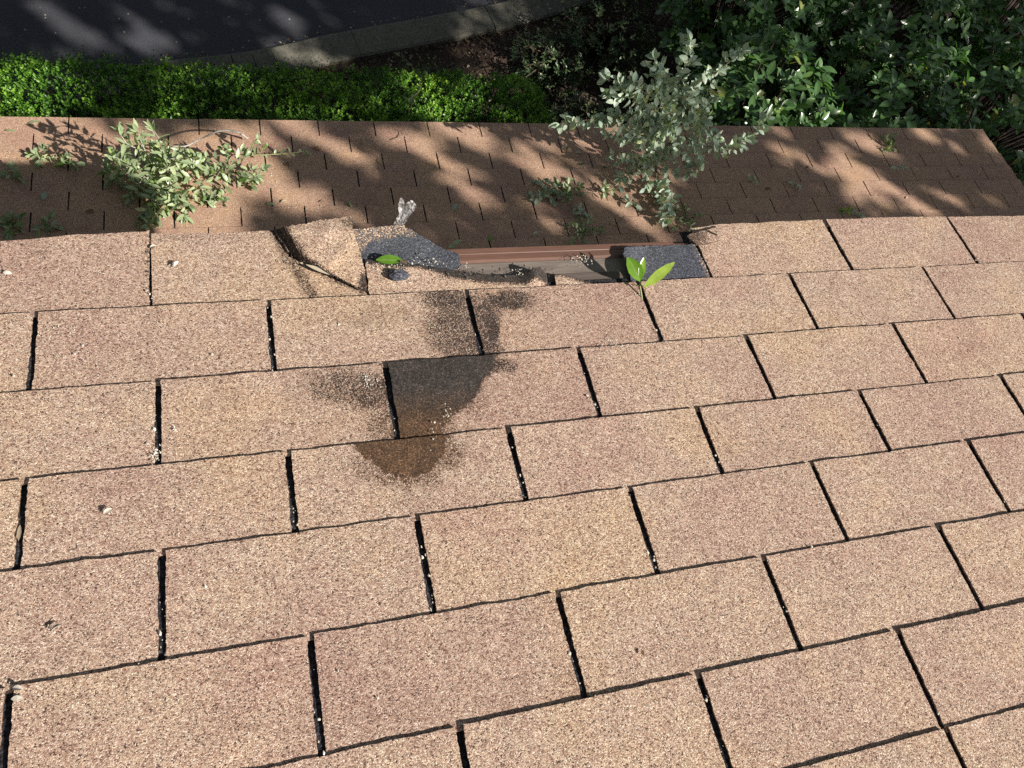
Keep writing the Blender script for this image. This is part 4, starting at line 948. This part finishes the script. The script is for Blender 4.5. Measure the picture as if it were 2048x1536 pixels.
# sprout growing in a slot
sb = up((1284, 600), 0.0)
sprout = thing('sprout', tuple(sb), 'bright green three-leaved sprout growing out of a shingle slot', 'sprout')
mb = MB()
s0, s1, s2, s3 = up((1284, 600), .002), up((1282, 585), .010), up((1280, 572), .016), up((1281, 562), .022)
tube(mb, smooth_line([s0, s1, s2, s3], 4), .0017, .0012, 6)
tube(mb, [s2, up((1262, 569), .012)], .001, .0006, 5); tube(mb, [s2, up((1292, 572), .022)], .001, .0008, 5)
mb.build('stem', M['green_stem'], sprout, tuple(sb), True)
for (a, ha), (b_, hb), asp, rn, ar in (((1282, 563), .022), ((1256, 514), .046), .56, .25, .25), (((1280, 560), .022), ((1288, 515), .050), .34, .6, .1), (((1288, 574), .022), ((1348, 525), .052), .27, .85, -.1):
    A_, B_ = up(a, ha), up(b_, hb); L = np.linalg.norm(B_ - A_)
    v, f, at_ = leaves([A_], [B_ - A_], [unit(CC - A_) + np.array([.25, 0, .2])], np.array([L]), np.array([L * asp]), True, .16, ar, np.array([rn]))
    mesh('leaf', v, f, M['fresh_leaf'], sprout, tuple(sb), True, {'rnd': at_, 'mid': (np.arange(15) % 3 == 1).astype(float)})

# scrap of clear plastic film
m_, nt, b = newmat('clear_film')
b.inputs['Base Color'].default_value = (0.9, 0.9, 0.9, 1); b.inputs['Roughness'].default_value = 0.12; b.inputs['Specular IOR Level'].default_value = 0.9
tr = nt.nodes.new('ShaderNodeBsdfTransparent'); mx = nt.nodes.new('ShaderNodeMixShader')
nzf = noise_t(nt, texco(nt), 70, 3)
nt.links.new(ramp(nt, nzf, [(0.35, (0.06, 0.06, 0.06)), (0.7, (0.36, 0.36, 0.36))]), mx.inputs[0])
nt.links.new(tr.outputs[0], mx.inputs[1]); nt.links.new(b.outputs[0], mx.inputs[2]); nt.links.new(mx.outputs[0], nt.nodes['Material Output'].inputs['Surface'])
mb = MB()
px_sheet(mb, [(786, 450), (798, 428), (796, 408), (801, 394), (808, 400), (810, 408), (822, 400), (832, 410), (828, 422), (815, 438), (808, 448)],
         lambda p: 0.004 + 0.030 * np.clip((450 - p[1]) / 55.0, 0, 1) + 0.010 * noise.noise((p[0] * 0.12, p[1] * 0.12, 3)) + 0.005 * noise.noise((p[0] * 0.3, p[1] * 0.3, 8)), 0.0004, step=3.2, jit=1.2, seed=12)
o = mb.build('plastic_scrap', m_, None, tuple(up((790, 449), 0))); tag(o, 'crumpled scrap of clear plastic film sticking out over the torn eave', 'plastic scrap')

# ------------------------------------------------------------------ shade tree (stands to the right, throws the dappled shade)
LIT_ROOF = [(600, 256, 70, 22, 10), (690, 305, 78, 24, 28), (800, 275, 80, 22, 22), (890, 270, 62, 15, 20), (950, 288, 45, 16, 25), (600, 395, 66, 40, 20), (712, 440, 42, 16, 20), (840, 465, 48, 15, 25), (905, 345, 58, 30, 35), (945, 395, 58, 22, 25),
    (1090, 345, 60, 26, 35), (1020, 320, 22, 14, 30), (1255, 292, 38, 14, 25), (1212, 396, 38, 20, 30), (1265, 382, 24, 10, 35), (1295, 358, 18, 8, 20), (1045, 392, 30, 13, 25), (1090, 445, 55, 20, 25), (955, 460, 44, 14, 25), (1280, 448, 24, 9, 10),
    (1555, 262, 24, 10, 20), (1705, 275, 46, 20, 35), (1770, 305, 55, 13, 35), (1610, 322, 78, 15, 20), (1680, 310, 42, 20, 30), (1720, 362, 52, 32, 35), (1790, 385, 66, 16, 25), (1900, 396, 55, 14, 22), (1685, 400, 60, 12, 22), (1655, 420, 30, 12, 20), (1830, 425, 55, 9, 15), (1850, 268, 45, 13, 30), (1912, 296, 40, 9, 25), (1975, 290, 22, 15, 50), (1965, 395, 28, 9, 20)]
LIT_HEDGE = [(50, 180, 140, 75, 0), (455, 165, 28, 36, 0), (840, 160, 55, 35, 20), (900, 215, 90, 38, 0), (770, 195, 32, 50, 60), (950, 170, 45, 30, 20), (1010, 225, 30, 14, 0), (700, 230, 40, 12, 0)]
LIT_GROUND = [(90, 17, 46, 20, 20), (150, 62, 66, 20, 32), (290, 58, 80, 13, 30), (275, 88, 55, 15, 27), (140, 112, 32, 14, 10), (372, 27, 18, 8, 25), (384, 75, 16, 10, 15), (392, 13, 14, 5, 15), (475, 8, 33, 9, 15), (572, 38, 44, 20, 35), (517, 54, 17, 11, 0), (548, 84, 26, 9, 20), (648, 36, 28, 9, 35), (634, 6, 20, 8, 20), (605, 115, 62, 15, 12), (680, 128, 40, 12, 10), (1195, 82, 16, 8, 0), (1180, 100, 14, 7, 10), (10, 60, 24, 10, 20), (75, 104, 26, 9, 20), (215, 95, 30, 12, 25), (235, 15, 34, 9, 15), (330, 8, 24, 8, 15), (440, 40, 16, 8, 20), (600, 80, 18, 8, 20)]
LIT_SHRUB = [(1570, 185, 120, 52, 0), (1600, 120, 60, 34, 20), (1900, 130, 46, 34, 0), (2020, 180, 22, 32, 0), (1640, 215, 70, 32, 0), (1450, 130, 40, 40, 0), (1470, 200, 50, 36, 0), (1570, 80, 22, 16, 0), (1640, 10, 20, 10, 0)]
def in_any(q, L, grow=1.0):
    m0 = np.zeros(len(q), bool)
    for cx, cy, rx, ry, an in L:
        a = math.radians(an); dx, dy = q[:, 0] - cx, q[:, 1] - cy
        m0 |= ((dx * math.cos(a) + dy * math.sin(a)) / (rx * grow)) ** 2 + ((-dx * math.sin(a) + dy * math.cos(a)) / (ry * grow)) ** 2 < 1
    return m0
def on_plane(i1, i2, P_, N_):
    # the sunbeam (i1, i2) meets the plane: point (i1 + SA z, i2 - SB z, z)
    c0 = np.stack([i1, i2, np.zeros_like(i1)], 1); d = np.array([SA, -SB, 1.0])
    t = ((P_ - c0) @ N_) / (d @ N_); return c0 + t[:, None] * d
n = 150000
i1 = rng.uniform(-4.4, 8.4, n); i2 = rng.uniform(2.0, 8.2, n)
pl = on_plane(i1, i2, L_P, L_N); ph = on_plane(i1, i2, np.array([0, 0, 0.88]), np.array([0, 0, 1.0])); pg = on_plane(i1, i2, np.array([0, 0, 0.0]), np.array([0, 0, 1.0])); ps = on_plane(i1, i2, np.array([0, 0, 1.5]), np.array([0, 0, 1.0]))
ql, qh, qg, qs = to_px(pl), to_px(ph), to_px(pg), to_px(ps)
crown_edge = 6.4 + 0.55 * np.sin(i1 * 1.7) + 0.35 * np.sin(i1 * 4.1 + 1) + 0.2 * rng.normal(size=n)
rim = (i2 < crown_edge) & (i1 > -4.1 + 0.3 * np.sin(i2 * 3) + 0.15 * rng.normal(size=n))
on_low = (pl[:, 1] < LY) & (pl[:, 1] > 0.9) & (pl[:, 0] < LRAKE)
on_hedge = ~on_low & (ph[:, 1] < 3.64) & (ph[:, 0] < 1.5)
on_shrub = ~on_low & ~on_hedge & (ps[:, 0] > 2.2) & (ps[:, 1] < 4.9)
on_gr = ~(on_low | on_hedge | on_shrub)
keep = rim.copy()
keep &= ~(on_low & (in_any(ql, LIT_ROOF, 1.14)))
sunny = (ql[:, 0] < 575 - 0.35 * (ql[:, 1] - 300))
streak = in_any(ql, [(560, 262, 70, 7, 18), (600, 335, 40, 14, 25), (545, 428, 60, 8, 15), (330, 262, 40, 5, 10)], 1.0)
keep &= ~(on_low & sunny & ~streak)
keep &= ~(on_hedge & in_any(qh, LIT_HEDGE, 0.90)); keep &= ~(on_gr & in_any(qg, LIT_GROUND, 1.24)); keep &= ~(on_shrub & in_any(qs, LIT_SHRUB, 1.4))
ob_ = np.stack([OAKN[:, 0] - SA * OAKN[:, 2], OAKN[:, 1] + SB * OAKN[:, 2]], 1)   # crown thinned on purpose so more sun reaches the upright branch
do_ = np.min(np.hypot(i1[:, None] - ob_[None, :, 0], i2[:, None] - ob_[None, :, 1]), axis=1)
keep &= ~(on_shrub & (rng.random(n) < 0.74))
keep &= ~((do_ < 0.20) & ~on_gr & (rng.random(n) < 0.80))
# never over the upper roof
py_ = on_plane(i1, i2, U_P, U_N)
keep &= ~((py_[:, 0] < RAKE + 0.05) & (py_[:, 1] < 0.08))
keep &= ~((pl[:, 1] <= 0.9))
i1, i2 = i1[keep], i2[keep]; n = len(i1)
print('canopy leaves', n)
z = np.clip(rng.normal(8.6, 1.0, n), 6.6, 11.0)
P = np.stack([i1 + SA * z, i2 - SB * z, z], 1)
tb = (10.2, -0.6, 0)
tree = thing('shade_tree', tb, 'broad leafy tree standing right of the house and casting the dappled shade', 'tree')
Ls = rng.uniform(0.075, 0.115, n)
CAN = 110000
sel = rng.permutation(n)[:CAN]
leaf_mesh('crown', [leaves(P[sel], rdir(len(sel)), rdir(len(sel)) * 0.6 + np.array(TO_SUN), Ls[sel], Ls[sel] * 0.62, False)], M['canopy'], tree, tb)
mb = MB()
tube(mb, smooth_line([(10.2, -0.6, 0), (10.1, -0.7, 2.2), (10.3, -0.6, 4.4), (10.2, -0.9, 6.4), (10.3, -1.0, 8.6)], 4), 0.20, 0.05, 10, 0.05)
for s in range(9):
    e = P[sel[random.randrange(len(sel))]]; st = np.array([10.2, -0.8, random.uniform(4.2, 7)])
    tube(mb, smooth_line([st, (st + e) / 2 + np.array([0, 0, .5]), e], 4), 0.05, 0.01, 6)
mb.build('trunk', M['stem'], tree, tb, True)

# unseen trees added around the yard to block sky light from the lower roof
for (cx, cy, cz, rx, ry, rz, tx, ty, lab) in ((-3.0, 8.5, 11.5, 6.5, 5.5, 3.2, -3.5, 13.5, 'added unseen tree across the driveway, its crown blocking sky over the lower roof'), (-10.0, 1.5, 9.5, 4.5, 7.0, 3.5, -11.0, 1.0, 'added unseen tree left of the house, blocking sky'), (8.0, 12.0, 9.0, 6.0, 4.5, 3.5, 8.0, 14.0, 'added unseen tree beyond the shrubs behind the driveway end, blocking sky')):
    tb = (tx, ty, 0); t_ = thing('sky_block_tree', tb, lab, 'tree', 'unseen trees added to block the sky')
    n = 9000; d = rdir(n); r = 0.35 + 0.65 * rng.random(n) ** 0.5
    P = np.array([cx, cy, cz]) + d * np.array([rx, ry, rz]) * (r * (1 + 0.25 * np.sin(d[:, 0] * 5 + cx) * np.cos(d[:, 1] * 4)))[:, None]
    sp_ = on_plane(P[:, 0] - SA * P[:, 2], P[:, 1] + SB * P[:, 2], L_P, L_N); su_ = on_plane(P[:, 0] - SA * P[:, 2], P[:, 1] + SB * P[:, 2], np.array([0, 0, 0.4]), np.array([0, 0, 1.0]))
    ok = ~((sp_[:, 1] < LY + .3) & (sp_[:, 1] > -3) & (sp_[:, 0] > -3.2) & (sp_[:, 0] < 4.5)) & ~((su_[:, 0] > -4) & (su_[:, 0] < 8) & (su_[:, 1] > 1) & (su_[:, 1] < 7))
    P = P[ok]; n = len(P); Ls = rng.uniform(0.16, 0.30, n)
    leaf_mesh('crown', [leaves(P, rdir(n), rdir(n) + np.array([0, 0, .6]), Ls, Ls * 0.62, False)], M['canopy'], t_, tb)
    mb = MB(); tube(mb, smooth_line([(tx, ty, 0), (tx, ty - .2, cz * .4), ((tx + cx) / 2, (ty + cy) / 2, cz * .75), (cx, cy, cz)], 4), 0.26, 0.05, 10, 0.05)
    for q in range(7):
        e = P[random.randrange(n)]; st = np.array([(tx + cx) / 2, (ty + cy) / 2, cz * .75]); tube(mb, smooth_line([st, (st + e) / 2 + np.array([0, 0, .4]), e], 4), 0.07, 0.01, 6)
    mb.build('trunk', M['stem'], t_, tb, True)
